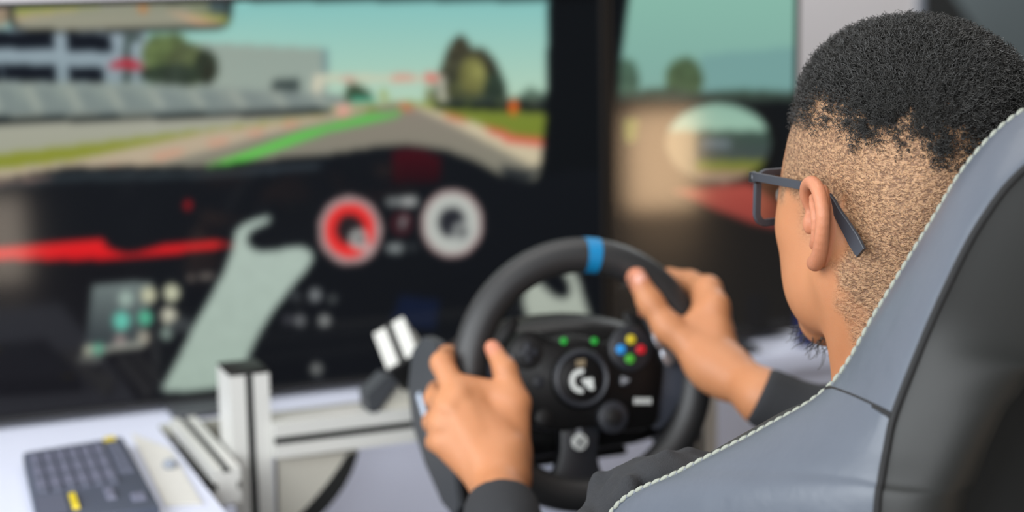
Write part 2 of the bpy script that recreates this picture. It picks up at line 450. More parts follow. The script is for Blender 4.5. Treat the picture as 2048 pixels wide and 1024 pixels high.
# ------------------------------------------------------------------ monitors with the racing game on screen
YS = 2.10
def in_poly(px, py, poly):
    inside = np.zeros(len(px), bool); n = len(poly)
    for i in range(n):
        x1, y1 = poly[i]; x2, y2 = poly[(i+1) % n]
        if y1 == y2: continue
        c = ((y1 > py) != (y2 > py)) & (px < (x2-x1)*(py-y1)/(y2-y1)+x1)
        inside ^= c
    return inside
class Picture:
    """paints the displayed picture into the vertices of a flat screen"""
    def __init__(s, P): s.x, s.y = proj(P); s.c = np.zeros((len(P), 3)); s.P = P
    def grad(s, mask, y0, c0, y1, c1):
        t = np.clip((s.y-y0)/(y1-y0), 0, 1)[:, None]
        s.c[mask] = (np.array(c0)*(1-t)+np.array(c1)*t)[mask]
    def poly(s, pts, col, col2=None, mott=0):
        m = in_poly(s.x, s.y, pts); ys = [p[1] for p in pts]
        s.grad(m, min(ys), col, max(ys), col2 or col)
        if mott:
            n = vnoise(np.stack([s.x, s.y, s.x*0], 1), 1/14.0)
            s.c[m] = np.clip(s.c[m]*(1+mott*n[m])[:, None], 0, 255)
    def ellipse(s, cx, cy, rx, ry, col, r0=0.0, wob=0, mott=0):
        dx, dy = (s.x-cx)/rx, (s.y-cy)/ry; r = np.sqrt(dx*dx+dy*dy)
        n = vnoise(np.stack([s.x, s.y, s.x*0+cx], 1), 1/16.0) if (wob or mott) else 0
        m = (r+wob*n < 1) & (r >= r0); s.c[m] = col
        if mott: s.c[m] = np.clip(s.c[m]*(1+mott*n[m])[:, None], 0, 255)
    def blur(s, nx, ny, k):
        A = s.c.reshape(ny, nx, 3)
        for _ in range(k):
            Pd = np.pad(A, ((1, 1), (1, 1), (0, 0)), mode='edge')
            A = (Pd[:-2, 1:-1]+Pd[2:, 1:-1]+Pd[1:-1, :-2]+Pd[1:-1, 2:]+4*A)/8
        s.c = A.reshape(-1, 3)

def paint_front(p):
    al = np.ones(len(p.x), bool)
    p.grad(al, 0, (132, 192, 188), 190, (176, 206, 184))
    # far building on the left, white frame with dark bays
    p.poly([(-200, 55), (292, 62), (292, 180), (-200, 175)], (150, 166, 176), (132, 150, 156))
    for q in ([(-200, 60), (106, 64), (108, 98), (-200, 94)], [(134, 65), (218, 69), (226, 103), (136, 101)],
              [(-200, 128), (2, 129), (2, 162), (-200, 160)], [(6, 128), (110, 132), (112, 163), (6, 161)], [(138, 134), (205, 136), (208, 163), (140, 163)]):
        p.poly(q, (10, 16, 24))
    p.poly([(248, 66), (285, 70), (284, 80), (262, 84), (262, 165), (246, 165)], (62, 76, 72))
    # warehouse
    p.poly([(372, 84), (650, 97), (656, 102), (656, 190), (372, 186)], (146, 160, 150), (150, 164, 154))
    p.poly([(645, 97), (657, 100), (657, 150), (645, 150)], (112, 138, 140))
    # trees in front of it
    for cx, cy, rx, ry, c in ((335, 112, 52, 46, (92, 108, 66)), (378, 130, 46, 42, (82, 92, 58)), (412, 134, 24, 34, (36, 46, 34)), (345, 150, 64, 22, (44, 56, 42))):
        p.ellipse(cx, cy, rx, ry, c, wob=0.06, mott=0.25)
    p.poly([(212, 134), (236, 122), (254, 117), (274, 124), (288, 136), (262, 138)], (178, 42, 56))
    # right hand big tree, hedge and posts
    p.poly([(1040, 190), (1060, 172), (1085, 186), (1110, 170), (1110, 215), (1040, 215)], (96, 120, 104))
    p.poly([(866, 208), (872, 160), (884, 130), (896, 96), (908, 78), (922, 68), (934, 80), (944, 98), (962, 94), (980, 108), (992, 126), (1004, 152), (1014, 184), (1012, 208)], (66, 62, 46), (54, 60, 46), mott=0.25)
    p.ellipse(986, 178, 26, 34, (46, 60, 48), mott=0.2); p.ellipse(930, 182, 40, 24, (72, 76, 50), mott=0.2); p.ellipse(946, 150, 27, 36, (126, 126, 72), wob=0.08, mott=0.25)
    p.poly([(866, 200), (1110, 192), (1110, 212), (866, 214)], (58, 70, 60))
    # start gantry
    p.poly([(626, 148), (880, 150), (880, 164), (626, 166)], (196, 200, 176))
    p.poly([(784, 149), (832, 149), (832, 162), (784, 162)], (214, 156, 138)); p.poly([(850, 146), (880, 148), (880, 166), (850, 164)], (214, 120, 108))
    p.poly([(680, 152), (710, 152), (710, 162), (680, 162)], (206, 160, 144))
    p.poly([(626, 150), (648, 150), (640, 216), (622, 216)], (204, 200, 178)); p.poly([(874, 150), (892, 152), (894, 206), (876, 206)], (178, 178, 160))
    p.poly([(545, 158), (600, 158), (600, 190), (545, 190)], (62, 74, 72))
    p.poly([(690, 186), (700, 166), (722, 172), (744, 188), (744, 204), (690, 204)], (56, 72, 52)); p.poly([(702, 192), (750, 196), (750, 206), (702, 206)], (56, 158, 128))
    p.poly([(758, 200), (766, 174), (778, 200)], (150, 160, 90)); p.poly([(850, 200), (856, 168), (870, 200)], (110, 110, 66))
    # ground
    gr = (p.y > 205)
    p.grad(gr, 205, (176, 176, 156), 360, (150, 152, 138))
    p.poly([(640, 222), (800, 204), (1110, 206), (1110, 300), (880, 224)], (120, 134, 52), (112, 126, 42))
    # concrete wall with dark foot on the left
    p.poly([(-200, 160), (300, 166), (640, 186), (668, 214), (640, 222), (-200, 236)], (142, 154, 146), (116, 128, 126))
    for i in range(9):
        x = -40+i*82; p.poly([(x, 168+i*2), (x+22, 170+i*2), (x+46, 222-i*1.2), (x+26, 224-i*1.2)], (148, 157, 148))
        p.poly([(x+24, 172+i*2), (x+62, 176+i*1.6), (x+78, 214-i), (x+48, 216-i)], (122, 134, 131))
    p.poly([(-200, 238), (300, 230), (640, 217), (672, 222), (640, 228), (300, 240), (-200, 254)], (18, 24, 24))
    p.poly([(-200, 254), (640, 228), (660, 226), (560, 240), (200, 290), (-200, 320)], (164, 164, 150), (156, 158, 140))
    # grass strip, kerb, asphalt, green racing line
    p.poly([(-200, 332), (200, 286), (560, 240), (672, 226), (640, 236), (420, 262), (150, 318), (-200, 362)], (140, 146, 62), (128, 136, 34))
    p.poly([(-200, 366), (150, 320), (420, 264), (660, 230), (742, 212), (720, 226), (560, 262), (250, 345), (60, 375), (-200, 385)], (186, 168, 146), (178, 164, 138))
    for a, b_ in ((0.05, 0.16), (0.3, 0.42), (0.52, 0.6), (0.68, 0.74), (0.82, 0.88)):
        f = lambda t: (150+t*500, 352-t*122); x1, y1 = f(a); x2, y2 = f(b_)
        p.poly([(x1, y1-4), (x2, y2-3), (x2+12, y2+4), (x1+16, y1+6)], (202, 150, 126))
    p.poly([(60, 385), (250, 347), (560, 264), (720, 226), (780, 208), (826, 210), (1096, 345), (1096, 400), (60, 400)], (136, 128, 116), (126, 126, 110))
    p.poly([(395, 337), (470, 312), (600, 264), (740, 228), (808, 222), (790, 234), (660, 262), (480, 326), (420, 340)], (88, 190, 78), (92, 206, 74))
    p.poly([(816, 208), (846, 212), (960, 248), (1096, 292), (1096, 335), (1060, 330), (930, 262)], (204, 190, 160), (198, 186, 156))
    for q in ([(880, 226), (920, 234), (940, 246), (900, 238)], [(962, 250), (1010, 262), (1030, 280), (985, 268)], [(1000, 268), (1096, 278), (1096, 294), (1010, 284)]):
        p.poly(q, (212, 96, 78))
    p.poly([(795, 205), (815, 206), (830, 222), (806, 220)], (206, 112, 80)); p.poly([(672, 212), (700, 208), (698, 232), (676, 236)], (216, 160, 142))
    p.poly([(870, 206), (1110, 206), (1110, 226), (870, 216)], (22, 28, 28))
    p.ellipse(1027, 214, 10, 15, (222, 100, 36))
    # rear-view mirror hanging from the top edge
    p.poly([(-200, -40), (463, -40), (464, 30), (455, 52), (436, 58), (250, 64), (60, 64), (26, 56), (14, 30), (-200, 30)], (14, 16, 14))
    p.poly([(26, -40), (452, -40), (456, 38), (440, 51), (240, 59), (60, 60), (34, 52), (26, 30)], (92, 108, 82), (140, 140, 120))
    p.poly([(26, 24), (200, 8), (360, 10), (456, 44), (440, 51), (240, 59), (60, 60), (32, 52)], (140, 142, 124), (152, 150, 132))
    p.poly([(28, 16), (180, 8), (200, 12), (28, 30)], (138, 148, 76)); p.poly([(28, 32), (160, 18), (150, 22), (28, 42)], (182, 160, 130))
    p.poly([(330, 20), (420, 40), (446, 50), (400, 52)], (196, 160, 128)); p.poly([(372, 26), (456, 34), (456, 46)], (156, 160, 62))
    p.poly([(420, -20), (456, -20), (456, 34), (420, 24)], (66, 82, 84)); p.poly([(200, -10), (360, -10), (360, 8), (200, 6)], (52, 68, 48)); p.ellipse(286, 17, 8, 8, (198, 120, 60))
    p.poly([(-200, -40), (18, -40), (18, 42), (6, 52), (-200, 50)], (150, 134, 112))
    # windscreen pillar
    p.poly([(1098, -40), (1500, -40), (1500, 900), (1060, 900), (1060, 420), (1082, 330), (1092, 240)], (8, 12, 14))
    # dashboard
    dash = [(-200, 372), (0, 360), (130, 336), (250, 332), (420, 334), (500, 322), (640, 312), (690, 304), (740, 296), (815, 290), (890, 300), (950, 322), (1000, 350), (1060, 362), (1140, 340), (1240, 340), (1240, 900), (-200, 900)]
    p.poly(dash, (12, 16, 20), (10, 12, 15))
    p.poly([(-200, 380), (20, 362), (140, 344), (400, 342), (560, 330), (640, 334), (460, 356), (140, 364), (-200, 400)], (38, 46, 50))
    p.poly([(-200, 385), (110, 350), (100, 360), (-200, 395)], (122, 100, 92))
    p.poly([(470, 336), (640, 326), (650, 336), (540, 348)], (44, 52, 58))
    p.poly([(-200, 520), (300, 530), (310, 860), (-200, 860)], (12, 13, 16), (16, 15, 18))
    p.poly([(1000, 330), (1062, 342), (1080, 330), (1060, 360), (1010, 352)], (40, 44, 46))
    p.poly([(784, 302), (815, 296), (850, 300), (884, 316), (880, 366), (784, 366)], (64, 6, 16), (34, 6, 12))
    p.poly([(800, 590), (880, 600), (870, 660), (780, 650)], (12, 22, 44))
    # gauges
    for cx, cy, rx, ry, ring, inn in ((700, 461, 64, 69, (232, 44, 42), 'r'), (904, 447, 62, 68, (180, 184, 178), 'w')):
        p.ellipse(cx, cy, rx, ry, (188, 150, 148)); p.ellipse(cx, cy, rx*0.90, ry*0.90, (160, 152, 150) if inn == 'r' else (176, 180, 174)); p.ellipse(cx, cy, rx*0.78, ry*0.78, ring)
        p.ellipse(cx, cy-2, rx*0.44, ry*0.44, (34, 28, 30) if inn == 'r' else (34, 36, 42))
        p.ellipse(cx+18, cy+17, rx*0.30, ry*0.30, (176, 178, 174) if inn == 'r' else (150, 154, 152))
        p.ellipse(cx+19, cy+17, rx*0.12, ry*0.12, (60, 62, 62))
        if inn == 'r': p.poly([(cx+24, cy+34), (cx+34, cy+22), (cx+44, cy+36), (cx+30, cy+48)], (190, 150, 148))
    p.poly([(770, 397), (834, 393), (836, 414), (774, 412)], (118, 122, 122)); p.poly([(806, 394), (832, 394), (832, 412), (806, 412)], (160, 162, 160))
    p.ellipse(804, 447, 19, 23, (120, 30, 40)); p.ellipse(804, 447, 15, 19, (22, 18, 22)); p.poly([(799, 440), (816, 428), (806, 458), (800, 458)], (170, 160, 160))
    p.poly([(772, 488), (806, 486), (806, 506), (774, 506)], (128, 134, 134)); p.poly([(812, 488), (834, 488), (834, 502), (812, 502)], (48, 52, 54))
    # red light strip
    p.poly([(-200, 500), (20, 492), (206, 478), (218, 496), (240, 505), (280, 503), (330, 488), (430, 480), (470, 491), (440, 496), (320, 512), (200, 520), (-200, 524)], (226, 30, 32), (206, 18, 24))
    p.ellipse(376, 411, 9, 10, (168, 18, 24))
    # pale green console arch
    p.poly([(320, 780), (361, 706), (386, 652), (415, 603), (449, 540), (466, 491), (469, 464), (482, 449), (508, 438), (537, 430), (543, 438), (536, 447), (513, 457), (498, 468), (494, 482), (506, 497), (526, 502), (547, 501), (580, 493), (606, 493), (624, 503), (628, 520), (610, 545), (586, 574), (557, 608), (522, 662), (498, 711), (488, 772), (345, 786)], (172, 188, 178), (158, 176, 164), mott=0.02)
    p.poly([(1044, 600), (1050, 578), (1058, 566), (1072, 558), (1082, 566), (1103, 588), (1120, 596), (1131, 596), (1140, 588), (1137, 564), (1122, 542), (1128, 534), (1144, 533), (1158, 560), (1168, 596), (1190, 660), (1060, 660)], (170, 178, 166), (160, 168, 156))
    # console screen with round keys
    p.poly([(184, 570), (262, 564), (304, 562), (296, 640), (290, 690), (168, 708)], (112, 124, 122), (40, 46, 50))
    for x, y, r, c in ((252, 598, 15, (152, 172, 162)), (298, 590, 16, (190, 190, 160)), (343, 586, 17, (192, 194, 166)), (243, 642, 17, (98, 190, 170)), (291, 636, 14, (82, 180, 144)), (338, 631, 16, (192, 190, 170)), (334, 666, 13, (132, 150, 140)), (177, 700, 11, (160, 162, 142)), (197, 698, 11, (98, 172, 142)), (288, 675, 13, (160, 154, 138)), (240, 678, 11, (140, 124, 122))):
        p.ellipse(x, y, r, r*1.1, c)
    p.poly([(206, 692), (290, 680), (290, 694), (208, 706)], (146, 148, 138)); p.poly([(154, 712), (204, 708), (204, 724), (158, 728)], (84, 86, 82))
    p.poly([(340, 640), (380, 634), (380, 662), (340, 668)], (56, 60, 62))
    for x, y, r, c in ((382, 556, 8, (110, 100, 92)), (402, 552, 6, (120, 112, 104)), (412, 553, 6, (120, 112, 104)), (424, 552, 6, (120, 112, 104)), (590, 592, 8, (70, 74, 76)), (630, 590, 13, (120, 124, 126)), (665, 598, 9, (80, 84, 84)), (600, 641, 12, (104, 106, 108)), (649, 641, 12, (136, 138, 136)), (633, 738, 12, (118, 120, 118)), (640, 768, 11, (44, 46, 50)), (575, 640, 10, (60, 60, 66))):
        p.ellipse(x, y, r, r*1.05, c)
    p.c[p.y < 3] *= 0.4

def paint_side(p):
    al = np.ones(len(p.x), bool)
    p.grad(al, 0, (134, 182, 166), 190, (126, 168, 158))
    p.poly([(1400, 110), (1640, 90), (1640, 200), (1400, 200)], (116, 158, 154))
    for cx, cy, rx, ry, c in ((1368, 158, 38, 42, (74, 94, 66)), (1252, 162, 26, 44, (70, 96, 80)), (1330, 190, 60, 14, (66, 86, 70)), (1500, 192, 90, 12, (60, 80, 62))):
        p.ellipse(cx, cy, rx, ry, c, wob=0.06, mott=0.2)
    p.poly([(1200, 186), (1640, 184), (1640, 214), (1200, 214)], (56, 70, 62))
    p.poly([(1150, 202), (1350, 206), (1640, 200), (1640, 900), (1150, 900)], (14, 18, 20))
    p.poly([(1246, 238), (1280, 236), (1274, 280), (1256, 292), (1246, 270)], (104, 116, 54))
    # door mirror
    p.ellipse(1430, 292, 128, 92, (12, 14, 15)); p.ellipse(1436, 286, 106, 80, (150, 158, 142))
    m = ((p.x-1436)/106)**2+((p.y-286)/80)**2 < 1
    p.grad(m & (p.y < 262), 210, (140, 178, 160), 262, (150, 186, 166)); p.grad(m & (p.y >= 262) & (p.x > 1385), 262, (58, 78, 68), 330, (64, 72, 74))
    p.poly([(1404, 276), (1460, 278), (1460, 298), (1404, 296)], (98, 112, 118)); p.grad(m & (p.y > 320) & (p.x > 1390), 320, (112, 122, 48), 344, (120, 122, 56))
    p.grad(m & (p.y > 342), 342, (160, 124, 104), 372, (134, 128, 112))
    p.grad(m & (p.x < 1392) & (p.y > 262), 262, (136, 124, 98), 372, (132, 122, 96))
    p.poly([(1335, 378), (1500, 366), (1556, 404), (1556, 460), (1500, 445), (1410, 412)], (166, 74, 64), (140, 58, 52))
    p.poly([(1225, 430), (1410, 412), (1500, 446), (1640, 470), (1640, 900), (1225, 900)], (26, 25, 24), (34, 33, 31))
    p.poly([(1200, -40), (1262, -40), (1238, 140), (1234, 220), (1242, 340), (1200, 400)], (8, 12, 14))

def monitor(name, label, x0, x1, z0, z1, ang, painter):
    root = empty(name, ((x0+x1)/2, YS, ZT), label, 'monitor')
    ca, sa = cos(ang), sin(ang)      # right end swings towards the driver
    wid = x1-x0
    def W(u, v, d): return np.array([x0+u*ca+d*sa, YS-u*sa+d*ca, z0+v])
    nx = int(wid/0.0022)+2; ny = int((z1-z0)/0.0022)+2
    us, vs = np.linspace(0, wid, nx), np.linspace(0, z1-z0, ny)
    U, Vv = np.meshgrid(us, vs)
    P = np.stack([x0+U.ravel()*ca, YS-U.ravel()*sa, z0+Vv.ravel()], 1)
    pic = Picture(P); painter(pic); pic.blur(nx, ny, 10)
    i = np.arange(nx*ny).reshape(ny, nx)
    F = np.stack([i[:-1, :-1], i[:-1, 1:], i[1:, 1:], i[1:, :-1]], -1).reshape(-1, 4)
    mesh_np('screen', P, F, display_mat, root, {'display': lin(pic.c)})
    g = G()
    H = z1-z0; t = 0.006
    for a, b in (((-t, -t), (wid+t, 0)), ((-t, H), (wid+t, H+t)), ((-t, 0), (0, H)), ((wid, 0), (wid+t, H))):
        g.prism([W(a[0], a[1], -0.004), W(b[0], a[1], -0.004), W(b[0], b[1], -0.004), W(a[0], b[1], -0.004)], np.array([sa, ca, 0])*0.03)
    obj('bezel', g, bezel_mat, root, smooth=False)
    obj('back_cover', G().prism([W(-t, -t, 0.026), W(wid+t, -t, 0.026), W(wid+t, H+t, 0.026), W(-t, H+t, 0.026)], np.array([sa, ca, 0])*0.03), black_plastic, root, smooth=False)
    c = W(wid/2, 0, 0.045)
    fx = 0.440 if wid > 0.5 else c[0]
    obj('stand_foot', G().box((fx, YS-0.005, ZT+0.005), (0.11, 0.10, 0.010), bev=0.003), dark_plastic, root)
    obj('stand_neck', G().box((fx, YS+0.072, ZT+0.09), (0.06, 0.03, 0.17), bev=0.004), black_plastic, root)
    return root
monitor('monitor', 'wide black monitor left of the dark pillar, showing the race track and dashboard', -0.02, 0.978, 0.760, 1.241, 0.0, paint_front)
monitor('monitor.001', 'black monitor beside the grey wall, showing the side window and door mirror', 0.994, 1.286, 0.760, 1.241, radians(-4.0), paint_side)
o = obj('storage_box', G().box(pY(1612, 668, 2.06)-np.array([0, 0, 0.0]), (0.02, 0.03, 0.05), bev=0.002), mat('navy_card', (30, 36, 84), 0.5))
o.location.z += ZT+0.025-pY(1612, 668, 2.06)[2]
tag(o, 'small dark blue box on the white desk, half hidden behind the chin', 'box')

# ------------------------------------------------------------------ keyboard
kb = empty('keyboard', (0.262, 1.88, ZT), 'dark grey keyboard with yellow marks lying on the white desk', 'keyboard')
kc = [pZ(45, 905, ZT+0.016), pZ(245, 872, ZT+0.016), pZ(320, 1010, ZT+0.016), pZ(75, 1042, ZT+0.016)]
kb_mat = mat('keyboard_case', (70, 76, 90), 0.5); key_mat = mat('keycap', (104, 106, 124), 0.55); key_dk = mat('keycap_dark', (88, 92, 108), 0.55)
b = bmesh.new()
vs = [b.verts.new(p-np.array([0, 0, 0.015])) for p in kc]+[b.verts.new(p) for p in kc]
for q in ((3, 2, 1, 0), (4, 5, 6, 7), (0, 1, 5, 4), (1, 2, 6, 5), (2, 3, 7, 6), (3, 0, 4, 7)): b.faces.new([vs[i] for i in q])
bmesh.ops.recalc_face_normals(b, faces=b.faces)
bmesh.ops.bevel(b, geom=b.edges[:], offset=0.003, segments=2, profile=0.5, affect='EDGES')
obj('case', G().bm(b), kb_mat, kb); b.free()
def kq(u, v, h=0.0):
    p = (kc[0]*(1-u)+kc[1]*u)*(1-v)+(kc[3]*(1-u)+kc[2]*u)*v
    return p+np.array([0, 0, h])
kme = {}
def keycap(u0, u1, v0, v1, m, h=0.0035):
    g = G(); a = [kq(u0, v0), kq(u1, v0), kq(u1, v1), kq(u0, v1)]; c = sum(a)/4
    t = [c+(q-c)*0.84+np.array([0, 0, h]) for q in a]
    g.add(a+t, [(4, 7, 6, 5), (0, 4, 5, 1), (1, 5, 6, 2), (2, 6, 7, 3), (3, 7, 4, 0)])
    return obj('key', g, m, kb, smooth=False)
for c in range(6):
    u0 = 0.05+c*0.122
    for r in range(10):
        keycap(u0, u0+0.100, 0.05+r*0.062, 0.05+r*0.062+0.054, key_mat if c % 1 == 0 and r % 3 else key_dk)
for r in range(5):
    keycap(0.80, 0.94, 0.10+r*0.09, 0.10+r*0.09+0.08, key_dk)
for q in ((0.80, 0.92, 0.84, 0.92), (0.60, 0.68, 0.72, 0.86)): keycap(*q, key_mat)
yel = mat('yellow_print', (214, 190, 40), 0.5)
o = keycap(0.30, 0.36, 0.72, 0.92, yel); o['label'] = 'yellow key'
o = keycap(0.80, 0.92, 0.015, 0.045, yel); o['label'] = 'yellow key'
obj('palm_rest', G().add([kq(0.02, 0.70, 0.0015), kq(0.26, 0.70, 0.0015), kq(0.26, 0.97, 0.0015), kq(0.02, 0.97, 0.0015)], [(0, 1, 2, 3)]), key_dk, kb, smooth=False)
# paper slip beside it
g = G(); q = [pZ(262, 868, ZT+0.001), pZ(340, 900, ZT+0.001), pZ(405, 1010, ZT+0.001), pZ(330, 1012, ZT+0.001)]
g.prism(q, (0, 0, 0.0015))
o = obj('paper_sheet', g, mat('paper', (208, 206, 200), 0.8, noise=(60, 0.06)), smooth=False)
tag(o, 'pale crumpled paper sheet on the desk to the right of the keyboard', 'paper')
g = G(); c = pZ(340, 928, ZT+0.006); g.sph(c, (0.008, 0.010, 0.006), 12)
o = obj('cable_clip', g, mat('clip_grey', (140, 146, 158), 0.5)); tag(o, 'small grey clip on the desk between keyboard and cable slot', 'clip')

# ------------------------------------------------------------------ aluminium cockpit frame
rig = empty('cockpit_frame', (0.44, 1.85, 0.0), 'slotted aluminium profile cockpit frame with black end cap, left of the steering wheel', 'frame')
def profile(name, a, b, sx, sy, slots, parent=rig, up=(0, 0, 1), cap=True):
    """square extrusion from a to b, slots: sides ('x+','x-','y+','y-') that carry a black slot insert"""
    a, b = np.asarray(a, float), np.asarray(b, float); t = b-a; L = np.linalg.norm(t); t /= L
    up = np.asarray(up, float); s_ = np.cross(t, up); s_ /= np.linalg.norm(s_); u = np.cross(s_, t)
    M = Matrix((tuple(s_), tuple(u), tuple(t))).transposed()
    w = 0.0045
    # profile outline with a real groove on each side that has a slot
    def side(p0, p1, n, has):
        p0, p1, n = np.array(p0), np.array(p1), np.array(n)
        if not has: return [p0]
        m = (p0+p1)/2; d = (p1-p0)/np.linalg.norm(p1-p0)
        return [p0, m-d*w, m-d*w-n*0.004, m+d*w-n*0.004, m+d*w]
    x, y = sx/2, sy/2
    out = side((-x, -y), (x, -y), (0, -1), 'y-' in slots)+side((x, -y), (x, y), (1, 0), 'x+' in slots)+side((x, y), (-x, y), (0, 1), 'y+' in slots)+side((-x, y), (-x, -y), (-1, 0), 'x-' in slots)
    loop = [a+s_*q[0]+u*q[1] for q in out]
    o = obj(name, G().prism(loop, t*L), alu, parent, smooth=False)
    for k, n, e in (('y-', (0, -1), (1, 0)), ('x+', (1, 0), (0, 1)), ('y+', (0, 1), (1, 0)), ('x-', (-1, 0), (0, 1))):
        if k not in slots: continue
        hw = (x if n[0] else y)-0.0030
        c = (a+b)/2+s_*n[0]*hw+u*n[1]*hw
        size = (2*w*0.96 if e[0] else 0.0022, 2*w*0.96 if e[1] else 0.0022, L*0.998)
        obj('slot_insert', G().box(c, size, M), slot_black, o, smooth=False)
    if cap:
        for e, sg in ((a, -1), (b, 1)):
            obj('end_cap', G().box(e+t*sg*0.002, (sx*0.99, sy*0.99, 0.004), M, bev=0.0015), black_plastic, o)
    return o
# front left post : left face X=.411, front face Y=1.858
profile('upright_post', (0.4355, 1.892, 0.0), (0.4355, 1.892, 0.838), 0.045, 0.060, ('y-', 'y+'), up=(0, 1, 0))
XR = pY(1434, 820, 1.862)[0]-0.0225
profile('upright_post', (XR, 1.892, 0.0), (XR, 1.892, 0.80), 0.045, 0.060, ('y-', 'y+'), up=(0, 1, 0))
profile('cross_beam', (0.459, 1.872, 0.761), (XR-0.023, 1.872, 0.761), 0.040, 0.040, ('x+', 'x-'), cap=False)
profile('side_beam', (0.392, 1.80, 0.733), (0.392, 2.03, 0.733), 0.030, 0.040, ('y+', 'x-', 'x+'), cap=False)
obj('skirt_panel', G().box((0.392, 1.90, 0.36), (0.012, 0.22, 0.70)), desk_skylit, rig, smooth=False)
# gusset plate with a curved black edge under the beam
def arc_pts(p0, p1, c, n=10):
    p0, p1, c = map(lambda q: np.asarray(q, float), (p0, p1, c)); return [(1-t)**2*p0+2*t*(1-t)*c+t*t*p1 for t in np.linspace(0, 1, n)]
A, B, Cc = pY(556, 918, 1.87), pY(716, 902, 1.87), pY(560, 1090, 1.87)
ctl = pY(690, 1010, 1.87)
loop = [A, B]+arc_pts(B, Cc, ctl)[1:]
gus = obj('gusset_plate', G().prism(loop, (0, 0.012, 0)), plate_grey, rig, smooth=False)
edge_out = arc_pts(B, Cc, ctl); edge_in = arc_pts(pY(694, 908, 1.87), pY(530, 1090, 1.87), pY(640, 1000, 1.87))
lp = edge_out+edge_in[::-1]
obj('edge_strip', G().prism([p-np.array([0, 0.003, 0]) for p in lp], (0, 0.018, 0)), slot_black, gus, smooth=False)
# wheel deck plate, its black bracket and the short slanted profile behind the base
q = [pY(752, 832, 1.86), pY(812, 758, 1.86), pY(850, 790, 1.86), pY(862, 842, 1.86)]
obj('mount_plate', G().prism(q, (0.0, 0.01, 0)), plate_grey, rig, smooth=False)
q = [pY(734, 790, 1.852), pY(772, 752, 1.852), pY(806, 752, 1.852), pY(752, 828, 1.852), pY(738, 824, 1.852)]
obj('corner_bracket', G().prism(q, (0, 0.03, 0)), dark_plastic, rig, smooth=False)
profile('short_profile', pY(792, 672, 1.91), pY(820, 742, 1.85), 0.040, 0.040, ('x+', 'x-', 'y+', 'y-'), up=(-0.35, -1, 0.0))

# ------------------------------------------------------------------ wheel base and steering wheel
Wc = np.array([0.7155, 1.5795, 0.8706]); TL = radians(12.5); PSI = radians(4.7); ROT = radians(-8)
wn = np.array([-sin(PSI)*cos(TL), -cos(PSI)*cos(TL), sin(TL)]); we1 = np.array([cos(PSI), -sin(PSI), 0.0]); we2 = np.cross(wn, we1)
r1 = cos(ROT)*we1+sin(ROT)*we2; r2 = -sin(ROT)*we1+cos(ROT)*we2
bn = np.array([0, -cos(radians(15)), sin(radians(15))]); be1 = np.array([1.0, 0, 0]); be2 = np.cross(bn, be1)
def wb(a, b, c): return Wc+be1*a+be2*b+bn*c
def wr(ang, rad, c=0.0): return Wc+(cos(ang)*r1+sin(ang)*r2)*rad+wn*c
def wl(x, y, h=0.0):
    d = ray(x, y); t = ((Wc+wn*h-CAM)@wn)/(d@wn); return CAM+d*t

base = empty('wheel_base', wb(0, -0.14, -0.13), 'black motor housing of the racing wheel clamped behind the rim', 'wheel base')
# housing: lofted rounded body
def ring(c, hw, top, bot, n=40, e=5.0, cx=0.0):
    out = []
    for i in range(n):
        t = 2*pi*i/n; ct, st = cos(t), sin(t)
        ee = 2.3 if st > 0 else e
        x = np.sign(ct)*abs(ct)**(2/ee)*hw+cx; y = np.sign(st)*abs(st)**(2/ee); y = (top+bot)/2+y*(top-bot)/2
        out.append(wb(x, y, c))
    return out
secs = [(-0.045, 0.100, 0.050, -0.066), (-0.052, 0.116, 0.058, -0.076), (-0.060, 0.122, 0.063, -0.080), (-0.105, 0.128, 0.070, -0.083), (-0.150, 0.126, 0.068, -0.080), (-0.195, 0.115, 0.058, -0.074), (-0.212, 0.095, 0.045, -0.064)]
V, F = [], []; n = 40
for s_ in secs: V += ring(*s_)
for i in range(len(secs)-1):
    for k in range(n): F.append((i*n+k, i*n+(k+1) % n, (i+1)*n+(k+1) % n, (i+1)*n+k))
F += [tuple(range(n-1, -1, -1)), tuple((len(secs)-1)*n+k for k in range(n))]
obj('housing', G().add(V, F), black_plastic, base)
# left side shell (grey) with its pale mark
side = [(-0.056, 0.050), (-0.090, 0.058), (-0.132, 0.046), (-0.160, 0.008), (-0.160, -0.032), (-0.132, -0.074), (-0.090, -0.114), (-0.055, -0.128), (-0.040, -0.118), (-0.046, -0.04)]
for sg in (-1, 1):
    lp = [wb(sg*0.126, b_, c) for c, b_ in side]
    sh = obj('side_shell', G().prism(lp, be1*sg*0.011), dark_plastic, base, smooth=False)
    lp = [wb(sg*0.1368, b_, c) for c, b_ in ((-0.132, -0.002), (-0.122, 0.002), (-0.096, -0.042), (-0.104, -0.050))]
    o = obj('emblem', G().prism(lp, be1*sg*0.0012), mat('pale_emblem', (196, 206, 222), 0.4), sh, smooth=False); o['label'] = 'pale slanted emblem bar'
    lp = [wb(sg*0.110, b_, c) for c, b_ in ((-0.040, -0.090), (-0.085, -0.096), (-0.080, -0.150), (-0.030, -0.150))]
    obj('clamp', G().prism(lp, be1*sg*0.022), gloss_black, base, smooth=False)
obj('front_collar', G().cyl(wb(0, 0, -0.048), wb(0, 0, -0.012), 0.046, 0.040, 32, 0.003), black_plastic, base)
obj('mount_foot', G().box(wb(0, -0.086, -0.14), (0.16, 0.10, 0.010), Matrix((tuple(be1), tuple(-bn), tuple(be2))).transposed(), bev=0.004), black_plastic, base)

